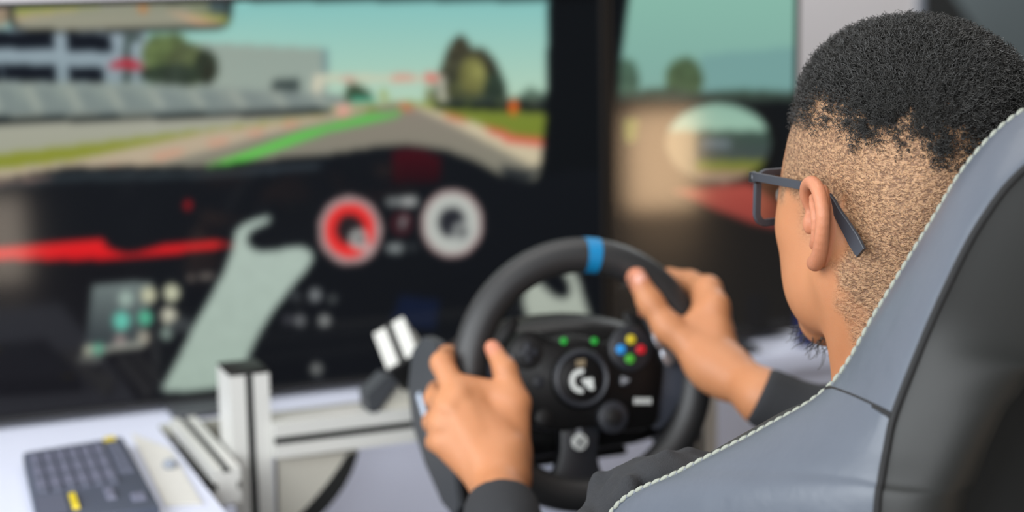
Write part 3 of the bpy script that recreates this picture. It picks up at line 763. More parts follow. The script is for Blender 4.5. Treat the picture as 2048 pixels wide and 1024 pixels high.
wheel = empty('steering_wheel', Wc, 'black leather racing steering wheel with a blue band at the top', 'steering wheel')
RR, RT = 0.1218, 0.0180
path = [wr(2*pi*i/96, RR) for i in range(96)]
rim = G().sweep(path, [(RT*1.0*cos(2*pi*i/18), RT*0.98*sin(2*pi*i/18)) for i in range(18)], up=[wn]*96, closed=True)
obj('rim', rim, rim_leather, wheel)
path = [wr(pi/2+radians(a), RR) for a in np.linspace(-3.4, 3.4, 7)]
obj('top_marker', G().sweep(path, [((RT+0.0006)*cos(2*pi*i/18), (RT*0.98+0.0006)*sin(2*pi*i/18)) for i in range(18)], up=[wn]*7), blue_mark, wheel)['label'] = 'blue centre band on the rim'
def plate(name, pts, h0, h1, m, parent, bev=0.0025, label=None, local=None):
    """polygon in the wheel plane given by picture points, solid between heights h0..h1"""
    L = [wl(x, y, 0.0) for x, y in pts]
    b = bmesh.new(); n = len(L)
    lo = [b.verts.new(p+wn*h0) for p in L]; up = [b.verts.new(p+wn*h1) for p in L]
    b.faces.new(lo[::-1]); b.faces.new(up)
    for i in range(n): b.faces.new([lo[i], lo[(i+1) % n], up[(i+1) % n], up[i]])
    bmesh.ops.recalc_face_normals(b, faces=b.faces)
    if bev: bmesh.ops.bevel(b, geom=[e for e in b.edges], offset=bev, segments=2, profile=0.5, affect='EDGES', clamp_overlap=True)
    o = obj(name, G().bm(b), m, parent); b.free()
    if label: o['label'] = label
    return o
def smooth_loop(P, k=5):
    P = [np.array(p, float) for p in P]; n = len(P); out = []
    for i in range(n):
        a, b, c, d = P[i-1], P[i], P[(i+1) % n], P[(i+2) % n]
        for t in np.arange(k)/k:
            out.append(0.5*((2*b)+(c-a)*t+(2*a-5*b+4*c-d)*t*t+(3*b-a-3*c+d)*t**3))
    return [tuple(p) for p in out]
def disc(name, x, y, r, h0, h1, m, parent, bev=0.001, label=None, n=28):
    c = wl(x, y, h1)
    o = obj(name, G().cyl(c-wn*(h1-h0), c, r, r, n, bev), m, parent)
    if label: o['label'] = label
    return o
spoke_mat = mat('spoke_anodised_black', (33, 35, 40), 0.38)
side_spoke_mat = mat('side_spoke_satin', (62, 66, 76), 0.36)
hub = plate('hub_plate', smooth_loop([(1004, 712), (1030, 668), (1066, 664), (1110, 684), (1165, 680), (1212, 684), (1258, 652), (1300, 668), (1320, 720), (1312, 800), (1300, 852), (1230, 862), (1180, 852), (1120, 862), (1050, 850), (1016, 790)], 3), -0.006, 0.012, gloss_black, wheel, 0.003)
plate('spoke', smooth_loop([(1296, 735), (1335, 716), (1378, 690), (1408, 740), (1408, 800), (1388, 842), (1362, 800), (1330, 846), (1306, 850)], 3), -0.010, 0.006, side_spoke_mat, wheel, 0.002)
plate('spoke', smooth_loop([(1012, 735), (975, 724), (930, 690), (898, 740), (902, 800), (922, 842), (946, 806), (980, 850), (1012, 850)], 3), -0.010, 0.006, side_spoke_mat, wheel, 0.002)
sp = plate('spoke', smooth_loop([(1124, 840), (1192, 840), (1192, 900), (1200, 942), (1232, 978), (1236, 1006), (1060, 1006), (1062, 980), (1104, 948), (1118, 900)], 3), -0.010, 0.006, spoke_mat, wheel, 0.002)
# centre boss
boss = disc('centre_boss', 1164, 757, 0.0315, 0.008, 0.020, gloss_black, hub, 0.004, n=40)
c = wl(1164, 757, 0.0205)
pth = [c+(cos(t)*we1+sin(t)*we2)*0.0265 for t in np.linspace(0, 2*pi, 40, endpoint=False)]
obj('boss_ring', G().tube(pth, 0.0030, 8, up=[wn]*40, closed=True), charcoal, hub)
# emblem on the boss: a G made of a cut arc and a corner block
c = wl(1162, 762, 0.0206)
def hubpt(a, r): return c+(cos(a)*we1+sin(a)*we2)*r
arc = [hubpt(radians(a), 0.0122) for a in np.linspace(70, 275, 18)]+[hubpt(radians(a), 0.0072) for a in np.linspace(275, 70, 18)]
em = G().prism(arc, wn*0.0012)
P_ = lambda x, y: c+we1*x+we2*y
em.prism([P_(0.001, 0.0020), P_(0.0125, 0.0020), P_(0.0125, -0.0100), P_(0.0085, -0.0100), P_(0.0045, -0.0052), P_(0.001, -0.0012)], wn*0.0012)
obj('emblem', em, white_print, hub, smooth=False)['label'] = 'white letter G shaped emblem'
em = G().prism([wl(1152, 720, 0.021), wl(1170, 718, 0.021), wl(1170, 732, 0.021), wl(1152, 734, 0.021)], wn*0.001)
obj('boss_mark', em, mat('brass_print', (120, 106, 84), 0.5), hub, smooth=False)
# controls
disc('direction_pad', 1056, 706, 0.0165, 0.010, 0.0155, black_plastic, hub, 0.002)
dp = wl(1056, 706, 0.0175)
g = G()
for aa, bb in ((0.020, 0.007), (0.007, 0.020)): g.box(dp, (aa, bb, 0.004), Matrix((tuple(we1), tuple(we2), tuple(wn))).transposed(), bev=0.001)
obj('pad_cross', g, charcoal, hub)
pod = disc('button_pod', 1262, 697, 0.0235, 0.008, 0.0145, spoke_mat, hub, 0.002)
for x, y, col, nm in ((1263, 679, (196, 176, 40), 'yellow'), (1243, 699, (40, 140, 210), 'blue'), (1283, 699, (190, 26, 40), 'red'), (1261, 718, (70, 160, 50), 'green')):
    disc('button', x, y, 0.0050, 0.0145, 0.0180, mat(nm+'_button', col, 0.35), hub, 0.001, nm+' round button')
for x, y in ((1128, 682), (1189, 682)):
    disc('indicator_light', x, y, 0.0036, 0.010, 0.0128, mat('green_led', (20, 120, 40), 0.3, emit=(40, 150, 50), estr=0.5), hub, 0.0005, 'lit green indicator')
disc('dial', 1228, 834, 0.0165, 0.010, 0.020, charcoal, hub, 0.003); disc('dial_cap', 1228, 834, 0.0085, 0.020, 0.0225, black_plastic, hub, 0.001)
disc('button', 1088, 836, 0.0090, 0.010, 0.014, black_plastic, hub, 0.002); disc('button', 1078, 764, 0.0060, 0.012, 0.015, charcoal, hub, 0.001); disc('button', 1250, 762, 0.0055, 0.012, 0.015, charcoal, hub, 0.001)
g = G().prism([wl(1242, 752, 0.0155), wl(1260, 760, 0.0155), wl(1242, 770, 0.0155)], wn*0.0008); obj('play_mark', g, grey_print, hub, smooth=False)
g = G()
for i in range(6): g.prism([wl(1268+i*6, 796, 0.0125), wl(1272+i*6, 796, 0.0125), wl(1272+i*6, 808, 0.0125), wl(1268+i*6, 808, 0.0125)], wn*0.0008)
obj('small_lettering', g, white_print, hub, smooth=False)
disc('console_button', 1160, 884, 0.0085, 0.006, 0.0095, white_print, sp, 0.001, 'round white button with a cross')
cc = wl(1160, 884, 0.0102)
g = G()
for s_ in (1, -1):
    M = Matrix((tuple((we1+s_*we2)/sqrt(2)), tuple((we2-s_*we1)/sqrt(2)), tuple(wn))).transposed()
    g.box(cc, (0.0135, 0.0016, 0.001), M)
obj('button_cross', g, spoke_mat, sp, smooth=False)
disc('bolt', 1159, 862, 0.0030, 0.006, 0.0085, grey_print, sp, 0.0005)
# gear paddles behind the spokes
for sg, pts in ((1, [(1262, 632), (1280, 624), (1306, 650), (1318, 690), (1304, 704), (1282, 682)]), (-1, [(1050, 640), (1032, 634), (1008, 662), (998, 700), (1012, 712), (1034, 690)])):
    plate('gear_paddle', smooth_loop(pts, 3), -0.026, -0.020, black_plastic, wheel, 0.001)
plate('paddle_grip', smooth_loop([(1296, 656), (1314, 658), (1322, 690), (1310, 700), (1298, 682)], 3), -0.004, 0.014, chrome, wheel, 0.001)
plate('paddle_grip', smooth_loop([(1314, 698), (1336, 702), (1343, 722), (1326, 734), (1314, 716)], 3), -0.004, 0.014, chrome, wheel, 0.001)
plate('paddle_grip', smooth_loop([(1012, 716), (1024, 706), (1026, 736), (1014, 748)], 3), 0.004, 0.014, grey_print, wheel, 0.001)

# ------------------------------------------------------------------ racing seat
SX = 0.82
seat = empty('racing_seat', (SX, 1.05, 0.0), 'grey leather racing seat with pale stitched edge behind the driver', 'seat')
def pw(x, y, Y): return pY(x, y, Y)
ROWS = [
 ((SX, 0.930, 1.222), (SX, 0.872, 1.190), (SX, 0.865, 1.13)),
 (pw(2190, 166, 0.93), pw(2190, 250, 0.876), (SX, 0.862, 1.10)),
 (pw(2050, 222, 0.93), pw(2048, 340, 0.882), (SX, 0.860, 1.06)),
 (pw(1945, 320, 0.94), pw(1960, 450, 0.886), (SX, 0.860, 1.03)),
 (pw(1860, 455, 0.955), pw(1890, 585, 0.888), (SX, 0.860, 1.00)),
 (pw(1760, 618, 0.97), pw(1838, 705, 0.890), pw(2120, 735, 0.865)),
 (pw(1662, 773, 0.985), pw(1790, 830, 0.890), pw(2030, 800, 0.867)),
 (pw(1520, 863, 1.02), pw(1774, 900, 0.886), pw(1985, 880, 0.867)),
 (pw(1360, 945, 1.06), pw(1763, 962, 0.880), pw(1955, 960, 0.867)),
 (pw(1225, 1024, 1.10), pw(1755, 1024, 0.876), pw(1930, 1024, 0.867)),
 ((0.505, 1.12, 0.82), (0.588, 0.872, 0.86), (0.640, 0.865, 0.86)),
 ((0.525, 1.11, 0.66), (0.588, 0.872, 0.72), (0.72, 0.865, 0.72)),
 ((0.560, 1.07, 0.46), (0.610, 0.880, 0.46), (SX, 0.870, 0.46))]
NR = 110
Sc = catmull([r[0] for r in ROWS], NR); Mc = catmull([r[1] for r in ROWS], NR); Ec = catmull([r[2] for r in ROWS], NR)
Sc[:, 0] = np.minimum(Sc[:, 0], SX); Ec[:, 0] = np.minimum(Ec[:, 0], SX); Mc[:, 0] = np.minimum(Mc[:, 0], SX)
tt = np.linspace(0, len(ROWS)-1, NR)
def patch(A, B, n, bulge, bd, i0=0, i1=None):
    i1 = len(A) if i1 is None else i1; V = []; F = []
    bd = np.asarray(bd, float)
    for i in range(i0, i1):
        for j in range(n+1):
            u = j/n; b_ = bulge(u, i) if callable(bulge) else bulge*4*u*(1-u)
            V.append(A[i]*(1-u)+B[i]*u+(bd[i] if bd.ndim == 2 else bd)*b_)
    m = n+1
    for i in range(i1-i0-1):
        for j in range(n): F.append((i*m+j, i*m+j+1, (i+1)*m+j+1, (i+1)*m+j))
    return V, F
def both(name, V, F, m, parent=seat, label=None):
    out = []
    for sg in (0, 1):
        W_ = [np.array(p) for p in V]
        if sg: W_ = [np.array([2*SX-p[0], p[1], p[2]]) for p in W_]
        g = G().add(W_, F if sg else [f[::-1] for f in F])
        o = obj(name, g, m, parent, auto=60); out.append(o)
        if label: o['label'] = label
    return out
split = int(NR*6/(len(ROWS)-1))
bd = np.cross(np.gradient(Sc, axis=0), Mc-Sc); bd /= np.linalg.norm(bd, axis=1)[:, None]+1e-9
bd *= np.sign(bd@np.array([-1, -0.8, 0.6]))[:, None]
puff = lambda u, i: 0.007*(4*u*(1-u))**0.6
V, F = patch(Sc, Mc, 16, puff, bd, 0, split+1); both('headrest_side', V, F, leather)
V, F = patch(Sc, Mc, 20, lambda u, i: 0.010*(4*u*(1-u))**0.6, bd, split, NR); both('shoulder_wing', V, F, leather)
V, F = patch(Mc, Ec, 14, 0.010, (0, -1, 0)); both('back_shell', V, F, leather_dk)
# front (driver side) upholstery: rolls over the stitched edge, then runs to the middle
Cc_ = np.stack([np.full(NR, SX), np.interp(tt, [0, 3, 6, 9, 12], [0.935, 0.955, 0.962, 0.965, 0.975]), Sc[:, 2]], 1)
def roll(u, i): return (0.004+0.014*float(smoothstep(5.8, 7.2, tt[i])))*max(0, sin(min(u/0.30, 1)*pi))
bf = np.stack([np.full(NR, -0.2), np.full(NR, 0.40), np.full(NR, 0.85)], 1)
V, F = patch(Sc, Cc_, 20, roll, bf); both('front_upholstery', V, F, leather_dk)
# piping at the seams
for sg in (0, 1):
    f = (lambda p: np.array([2*SX-p[0], p[1], p[2]])) if sg else (lambda p: p)
    obj('seam', G().tube([f(p+np.array([-0.0008, -0.0005, 0.0])) for p in Mc], 0.0026, 8), seam_mat, seat)
    cr = [Sc[split]*(1-u)+Mc[split]*u+bd[split]*(puff(u, 0)*1.0+0.0002) for u in np.linspace(0.0, 1, 14)]
    obj('seam', G().tube([f(p) for p in cr], 0.0022, 8), seam_mat, seat)
    obj('edge_cord', G().tube([f(p+bd[i]*0.0) for i, p in enumerate(Sc)], 0.0020, 8), thread if False else leather, seat)
# individual stitches along the left edge
seg = np.linalg.norm(np.diff(Sc, axis=0), axis=1); al_ = np.concatenate([[0], np.cumsum(seg)])
sb = bpy.data.meshes.new('stitch')
gg = G().sph((0, 0, 0), (0.0041, 0.0019, 0.0016), 10)
sb.from_pydata(gg.v, [], gg.f); sb.polygons.foreach_set('use_smooth', np.ones(len(sb.polygons), bool)); sb.materials.append(thread)
pos_seat = np.array(origin_of(seat))
d = 0.004
while d < al_[-1]*0.80:
    p = np.array([np.interp(d, al_, Sc[:, k]) for k in range(3)]); p2 = np.array([np.interp(d+0.002, al_, Sc[:, k]) for k in range(3)])
    nb_ = np.array([np.interp(d, al_, bd[:, k]) for k in range(3)]); nb_ /= np.linalg.norm(nb_)
    t = (p2-p)/np.linalg.norm(p2-p); s_ = np.cross(nb_, t); s_ /= np.linalg.norm(s_); n_ = np.cross(t, s_)
    t2 = t*cos(0.22)+s_*sin(0.22); s2 = np.cross(n_, t2)
    M = Matrix((tuple(t2), tuple(s2), tuple(n_))).transposed().to_4x4(); M.translation = Vector(p+nb_*0.0014-pos_seat)
    o = bpy.data.objects.new('stitch', sb); COL.objects.link(o); o.parent = seat; o.matrix_local = M
    d += 0.0074
# dark cloth lining seen through the harness opening
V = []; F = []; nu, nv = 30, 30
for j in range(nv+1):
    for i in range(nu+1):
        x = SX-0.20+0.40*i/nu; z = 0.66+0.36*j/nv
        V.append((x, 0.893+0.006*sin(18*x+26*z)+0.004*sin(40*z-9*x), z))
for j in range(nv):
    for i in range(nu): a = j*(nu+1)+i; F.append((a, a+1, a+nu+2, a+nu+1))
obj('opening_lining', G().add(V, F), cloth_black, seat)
obj('cushion', G().box((SX, 1.28, 0.44), (0.50, 0.52, 0.12), bev=0.04, seg=4), leather_dk, seat)
obj('pedestal', G().box((SX, 1.25, 0.20), (0.30, 0.36, 0.36), bev=0.01), black_plastic, seat)
obj('floor_plate', G().box((SX, 1.25, 0.012), (0.50, 0.56, 0.024), bev=0.004), black_plastic, seat)

# ------------------------------------------------------------------ the driver
person = empty('person', (0.79, 1.08, 0.49), 'seated person with faded short black hair gripping the racing wheel', 'person')
HO = np.array([0.7691, 1.1064, 1.0947]); hy, hp, hr = radians(4.36), radians(-0.5), radians(1.36)
_B = np.array([[0, -1, 0], [1, 0, 0], [0, 0, 1.0]])
_Rz = np.array([[cos(hy), -sin(hy), 0], [sin(hy), cos(hy), 0], [0, 0, 1]])
_Ry = np.array([[cos(hp), 0, sin(hp)], [0, 1, 0], [-sin(hp), 0, cos(hp)]])
_Rx = np.array([[1, 0, 0], [0, cos(hr), -sin(hr)], [0, sin(hr), cos(hr)]])
HR = _Rz@_B@_Ry@_Rx
def hw(p): return HO+HR@np.asarray(p, float)
def hc(a, b, r1_, r2_=None, k=0.012, op='+'): return cone(hw(a), hw(b), r1_, r2_, k, op)
def he(c, r, k=0.012, op='+', R=None): return ell(hw(c), r, k, op, HR if R is None else HR@R)
head = [he((-.018, 0, .054), (.084, .077, .085), .02), he((.025, 0, .054), (.070, .068, .078), .03), he((-.046, 0, .018), (.058, .060, .058), .03),
        he((.046, 0, -.028), (.048, .058, .070), .03), he((.078, 0, -.096), (.018, .022, .018), .02)]
for s_ in (1, -1):
    head += [hc((.008, s_*.050, -.045), (.070, s_*.018, -.092), .020, .018, .025), he((.056, s_*.047, -.016), (.030, .020, .020), .02), he((.046, s_*.038, -.052), (.036, .026, .036), .025)]
for s_ in (1, -1): head += [he((.060, s_*.0395, .000), (.026, .020, .030), .02), he((.046, s_*.043, .03), (.034, .020, .035), .025)]
head += [hc((.086, -.034, .024), (.086, .034, .024), .010, .010, .012), hc((.094, 0, .012), (.117, 0, -.028), .008, .012, .010), he((.108, .012, -.032), (.010, .009, .008), .006), he((.108, -.012, -.032), (.010, .009, .008), .006),
         hc((.098, -.018, -.058), (.098, .018, -.058), .0065, .0065, .008), hc((.096, -.015, -.067), (.096, .015, -.067), .007, .007, .006)]
for s_ in (1, -1): head.append(he((.106, s_*.032, .003), (.013, .014, .010), .008, '-'))
# neck
head += [hc((-.028, 0, -.02), (-.050, 0, -.150), .056, .058, .03), hc((-.015, .055, -.03), (.015, .028, -.155), .018, .016, .03), hc((-.015, -.055, -.03), (.015, -.028, -.155), .018, .016, .03)]
# ears
for s_ in (1, -1):
    E_ = lambda x, y, z: (x, s_*y, z)
    bdir = np.array([-.864, .504*s_, 0]); nrm = np.array([.504, .864*s_, 0])
    Re = np.stack([bdir, np.cross([0, 0, 1], bdir)*1.0, [0, 0, 1]], 1)
    head.append(he(E_(-.007, .074, -.002), (.013, .012, .023), .010))
    head.append(he(E_(-.0115, .0838, .000), (.0220, .0042, .0290), .006, R=Re))
    hx = [(.012, .076, .004), (.013, .082, .016), (.006, .087, .026), (-.008, .0925, .0305), (-.022, .0970, .0255), (-.0295, .0985, .010), (-.0270, .0970, -.006), (-.0185, .0925, -.020), (-.008, .0870, -.029), (.001, .0815, -.031)]
    rr = [.0034, .0040, .0042, .0044, .0045, .0043, .0042, .0042, .0055, .0050]
    hx, rr = catmull(hx, 26), np.interp(np.linspace(0, 9, 26), range(10), rr)
    for i in range(len(hx)-1): head.append(hc(E_(*hx[i]), E_(*hx[i+1]), rr[i], rr[i+1], .003))
    ax_ = [(-.006, .0900, .019), (-.016, .0940, .006), (-.015, .0925, -.008), (-.007, .0885, -.0165)]
    ax_ = catmull(ax_, 9)
    for i in range(8): head.append(hc(E_(*ax_[i]), E_(*ax_[i+1]), .0032, .0034, .003))
    head.append(he(E_(.001, .0905, -.001), (.0085, .008, .0105), .004, '-'))
    head.append(he(E_(.0110, .0795, -.003), (.0055, .0055, .0085), .004))

# hands (joints placed where the photograph shows them)
D = dep
OFF = 0.0
def H(x, y, d): return dep(x, y, d+OFF)
def finger(pts, rad, k=0.0035): return [cone(H(*pts[i]), H(*pts[i+1]), rad[i], rad[i+1], k) for i in range(len(pts)-1)]
OFF = 0.022
LW = H(1000, 962, 1.640)
LH = []
mcpL = [(914, 790, 1.672), (892, 812, 1.668), (880, 846, 1.668), (880, 884, 1.668)]
for i, q in enumerate(mcpL):
    st = H(985-i*6, 935+i*4, 1.645)
    LH.append(cone(st, H(*q), .0175, .0128 if i < 3 else .0115, .012))
LH += [cone(H(1005, 930, 1.648), H(905, 800, 1.676), .018, .013, .012), cone(H(1015, 900, 1.650), H(940, 800, 1.676), .018, .012, .012), cone(H(1014, 925, 1.663), H(1016, 800, 1.677), .017, .013, .014),
       cone(H(990, 780, 1.682), H(925, 770, 1.680), .0095, .010, .014)]
LH += finger([mcpL[0], (884, 726, 1.692), (894, 710, 1.732), (922, 706, 1.756)], [.0130, .0114, .0096, .0080])
LH += finger([mcpL[1], (872, 796, 1.698), (874, 782, 1.738), (900, 772, 1.758)], [.0122, .0115, .0098, .0082])
LH += finger([mcpL[2], (867, 844, 1.698), (870, 834, 1.736), (896, 826, 1.756)], [.0118, .0108, .0094, .0080])
LH += finger([mcpL[3], (871, 884, 1.692), (876, 880, 1.724), (898, 876, 1.744)], [.0106, .0096, .0086, .0074])
LH += finger([(1026, 905, 1.666), (1032, 806, 1.679), (1010, 740, 1.689), (985, 696, 1.701)], [.0170, .0138, .0112, .0080], .006)
LH += [cone(LW, H(990, 925, 1.646), .0215, .020, .014), cone(H(1022, 962, 1.656), H(1014, 915, 1.660), .018, .018, .016),
       cone(H(985, 965, 1.6245), H(935, 820, 1.658), .006, .004, .012), cone(H(975, 950, 1.628), H(905, 822, 1.656), .005, .004, .010)]
for q in mcpL: LH += [ell(H(q[0]+4, q[1]+2, q[2]-.0085), (.0072, .0072, .0062), .010)]
LH += [cone(LW, H(990, 925, 1.646), .0205, .020, .014)]
OFF = -0.018
RW = H(1458, 744, 1.765)
RH = []
mcpR = [(1430, 612, 1.800), (1442, 655, 1.812), (1447, 688, 1.818), (1442, 715, 1.818)]
for q in mcpR: RH.append(cone(H(1440, 735, 1.775), H(*q), .018, .0125, .012))
RH += [cone(H(1420, 735, 1.775), H(1385, 650, 1.795), .019, .012, .014), cone(H(1400, 650, 1.800), H(1428, 625, 1.803), .012, .012, .012), cone(H(1430, 740, 1.772), H(1425, 650, 1.80), .018, .013, .012)]
RH += finger([mcpR[0], (1416, 578, 1.822), (1380, 566, 1.856), (1338, 552, 1.872)], [.0138, .0128, .0118, .0090], .008)
RH += [cone(H(1405, 625, 1.805), H(1408, 590, 1.822), .011, .011, .012)]
RH += finger([mcpR[1], (1432, 620, 1.858), (1396, 610, 1.890), (1335, 614, 1.886), (1291, 622, 1.862)], [.0122, .0112, .0100, .0092, .0078])
RH += finger([mcpR[2], (1448, 662, 1.858), (1402, 645, 1.890), (1352, 650, 1.878)], [.0118, .0106, .0094, .0080])
RH += finger([mcpR[3], (1442, 702, 1.852), (1408, 690, 1.880), (1370, 692, 1.872)], [.0105, .0094, .0084, .0072])
RH += finger([(1408, 712, 1.780), (1336, 655, 1.790), (1300, 604, 1.795), (1273, 556, 1.797)], [.0185, .0145, .0122, .0108], .008)
RH += [cone(RW, H(1430, 728, 1.772), .0215, .022, .014), cone(H(1452, 757, 1.758), H(1400, 720, 1.778), .016, .016, .014)]
# limbs and trunk
SL, SR = D(1345, 1085, 1.315), np.array([1.005, 1.12, 0.868])
EL, ER = np.array([0.515, 1.285, 0.655]), np.array([1.06, 1.285, 0.745])
WL2, WR2 = D(1000, 1010, 1.622), D(1530, 796, 1.70)
arms = [cone(LW, WL2, .0225, .0235, .015), cone(WL2, EL, .0235, .030, .02), cone(EL, SL, .030, .036, .02),
        cone(RW, WR2, .0225, .0235, .015), cone(WR2, ER, .0235, .030, .02), cone(ER, SR, .030, .036, .02)]
C7 = hw((-.052, 0, -.165)); CH = np.array([0.79, 1.09, 0.80])
arms += [cone(C7, CH, .058, .095, .04), cone(C7+np.array([-.03, 0, -.02]), SL, .036, .042, .04), cone(C7+np.array([.03, 0, -.02]), SR, .036, .042, .04), cone(CH, (0.79, 1.08, 0.66), .095, .09, .03)]
H_BODY = 0.0016
V, F = surface_nets(head+LH+RH+arms, H_BODY)
loc = (V-HO)@HR                       # head-local coordinates for the hair zones
lx, ly, lz = loc[:, 0], loc[:, 1], loc[:, 2]
nz = vnoise(V, 90)*0.010+vnoise(V, 35)*0.010
hair_line = 0.097+0.26*np.clip(lx, -0.1, 0.0)+np.clip(lx-0.03, 0, 1)*0.25    # height of the faded edge
ear_m = (np.abs(ly) > 0.079) & (lz < 0.042) & (lz > -0.05) & (lx > -0.035) & (lx < 0.025)
dense = smoothstep(-0.052, 0.022, lz-hair_line+nz*1.5)*(lx < 0.092)*(lz > 0.0)
dense = np.where(lx > 0.070, dense*smoothstep(0.088, 0.080, lx+0*nz)*(lz > 0.055), dense)
stub = smoothstep(0.005, 0.022, lz+nz)*smoothstep(0.078, 0.060, lx)
stub = np.maximum(stub, smoothstep(-0.016, -0.034, lx+nz*0.8)*smoothstep(-0.105, -0.075, lz))
stub = np.maximum(stub, 0.55*smoothstep(0.045, 0.030, lx)*smoothstep(0.016, 0.022, lx)*smoothstep(-0.03, 0.0, lz))
stub = stub*(lz > -0.13)*(~ear_m)
red = np.zeros(len(V))
lips = (lx > 0.094) & (np.abs(ly) < 0.024) & (lz < -0.050) & (lz > -0.074); red[lips] = 0.8
for tip_, e_ in ((D(1273, 556, 1.779), 0.012), (D(1291, 622, 1.842), 0.011), (D(985, 696, 1.720), 0.009)):
    red = np.maximum(red, 0.6*smoothstep(e_*1.6, e_*0.7, np.linalg.norm(V-tip_, axis=1)))
red = np.maximum(red, 0.35*ear_m)
body = mesh_np('body', V, F, skin_mat, person, {'zones': np.stack([stub, dense*0.75, red], 1)})
nrm_ = np.zeros(len(V)*3, np.float32); body.data.vertices.foreach_get('normal', nrm_); VN = nrm_.reshape(-1, 3).astype(float)

# eyes, thumb nails
white_eye = mat('eye_white', (220, 214, 206), 0.25); iris_m = mat('iris_brown', (38, 22, 14), 0.2)
for s_ in (1, -1):
    e = obj('eye', G().sph(hw((.0835, s_*.0285, .003)), 0.0115, 20), white_eye, person)
    f_ = HR@np.array([1.0, 0, -0.25]); f_ /= np.linalg.norm(f_)
    obj('iris', G().sph(hw((.0835, s_*.0285, .003))+f_*0.0080, 0.0054, 12), iris_m, e)
nail = mat('nail', (214, 158, 140), 0.35)
tdir = D(1273, 556, 1.779)-D(1300, 604, 1.777); tdir /= np.linalg.norm(tdir)
tn = CAM-D(1280, 560, 1.779); tn /= np.linalg.norm(tn); tn = tn+RGT*0.45; tn = tn-tdir*(tn@tdir); tn /= np.linalg.norm(tn)
M = Matrix((tuple(np.cross(tdir, tn)), tuple(tdir), tuple(tn))).transposed()
obj('nail', G().sph(D(1276, 562, 1.779)+tn*0.0092, (0.0060, 0.0085, 0.0022), 14, M), nail, person)

# ------------------------------------------------------------------ hair
def strands(base, nor, length, coil, rad, nseg, turns):
    """many little coiled three-sided strands -> vertices, quads"""
    n = len(base)
    t1 = np.cross(nor, rng.normal(size=(n, 3))); t1 /= np.linalg.norm(t1, axis=1)[:, None]+1e-9; t2 = np.cross(nor, t1)
    ph = rng.random(n)*2*pi; lean = rng.normal(size=(n, 1))*0.30
    u = np.linspace(0, 1, nseg+1)
    a = ph[:, None]+2*pi*turns[:, None]*u[None]
    env = np.minimum(1, u*3)[None]*coil[:, None]
    P = base[:, None]+nor[:, None]*(length[:, None]*u)[..., None]+t1[:, None]*(env*np.cos(a)+lean*length[:, None]*u*0.5)[..., None]+t2[:, None]*(env*np.sin(a))[..., None]
    T = np.gradient(P, axis=1); T /= np.linalg.norm(T, axis=2)[..., None]+1e-9
    S = np.cross(T, nor[:, None]+t1[:, None]*0.3); S /= np.linalg.norm(S, axis=2)[..., None]+1e-9; U = np.cross(S, T)
    rr_ = rad[:, None]*(1-0.55*u[None])
    R_ = [P+(S*cos(q)+U*sin(q))*rr_[..., None] for q in (0, 2.094, 4.189)]
    Vv = np.stack(R_, 2).reshape(-1, 3)          # n, seg+1, 3
    i = (np.arange(n)*(nseg+1)*3)[:, None, None]+(np.arange(nseg)*3)[None, :, None]+np.arange(3)[None, None]
    j = (np.arange(n)*(nseg+1)*3)[:, None, None]+(np.arange(nseg)*3)[None, :, None]+((np.arange(3)+1) % 3)[None, None]
    Fq = np.stack([i, j, j+3, i+3], -1).reshape(-1, 4)
    return Vv, Fq
cand = np.where(dense > 0.12)[0]
wt = dense[cand]**1.3; wt = wt/wt.sum()
NH = 17000
pick = rng.choice(cand, NH, replace=True, p=wt)
dn = dense[pick]
ln = (0.0025+0.0095*dn)*(0.75+0.5*rng.random(NH))
bs_ = V[pick]+rng.normal(size=(NH, 3))*0.0008-VN[pick]*0.001
HV, HF = strands(bs_, VN[pick], ln, (0.0006+0.0012*dn)*(0.6+0.8*rng.random(NH)), 0.00022+0.00022*dn, 9, 1.2+1.8*dn*rng.random(NH))
o = mesh_np('hair', HV, HF, hair_mat, person); o['kind'] = 'stuff'
# cropped stubble in the fade and down the nape
cand = np.where((stub > 0.3) & (dense < 0.6))[0]
pick = rng.choice(cand, 9000, replace=True)
down = (HR@np.array([-0.5, 0, -0.8]))
nn = VN[pick]*0.5+down+rng.normal(size=(len(pick), 3))*0.35; nn /= np.linalg.norm(nn, axis=1)[:, None]
HV, HF = strands(V[pick]+rng.normal(size=(len(pick), 3))*0.0007, nn, (0.0012+0.0020*dense[pick])*(0.7+0.6*rng.random(len(pick))), np.full(len(pick), 0.0002), np.full(len(pick), 0.00013), 2, np.full(len(pick), 0.3))
o = mesh_np('stubble', HV, HF, mat('stubble_hair', (58, 44, 36), 0.6), person); o['kind'] = 'stuff'
# chin beard and brows
cand = np.where((lx > 0.050) & (lz < -0.098) & (np.abs(ly) < 0.034))[0]
pick = rng.choice(cand, 420)
nn = VN[pick]*0.6+HR@np.array([0.3, 0, -0.7])+rng.normal(size=(420, 3))*0.25; nn /= np.linalg.norm(nn, axis=1)[:, None]
HV, HF = strands(V[pick], nn, 0.009+0.012*rng.random(420), np.full(420, 0.0018), np.full(420, 0.00048), 8, 0.5+rng.random(420))
o = mesh_np('beard', HV, HF, hair_mat, person); o['kind'] = 'stuff'
cand = np.where((lx > 0.075) & (lz > 0.018) & (lz < 0.027) & (np.abs(ly) > 0.012) & (np.abs(ly) < 0.030))[0]
pick = rng.choice(cand, 500)
nn = VN[pick]*0.4+(HR@np.array([0, 1.0, 0.15]))[None]*np.sign(ly[pick])[:, None]; nn /= np.linalg.norm(nn, axis=1)[:, None]
HV, HF = strands(V[pick], nn, np.full(500, 0.006), np.full(500, 0.0003), np.full(500, 0.0002), 3, np.full(500, 0.3))
o = mesh_np('eyebrow', HV, HF, hair_mat, person); o['kind'] = 'stuff'

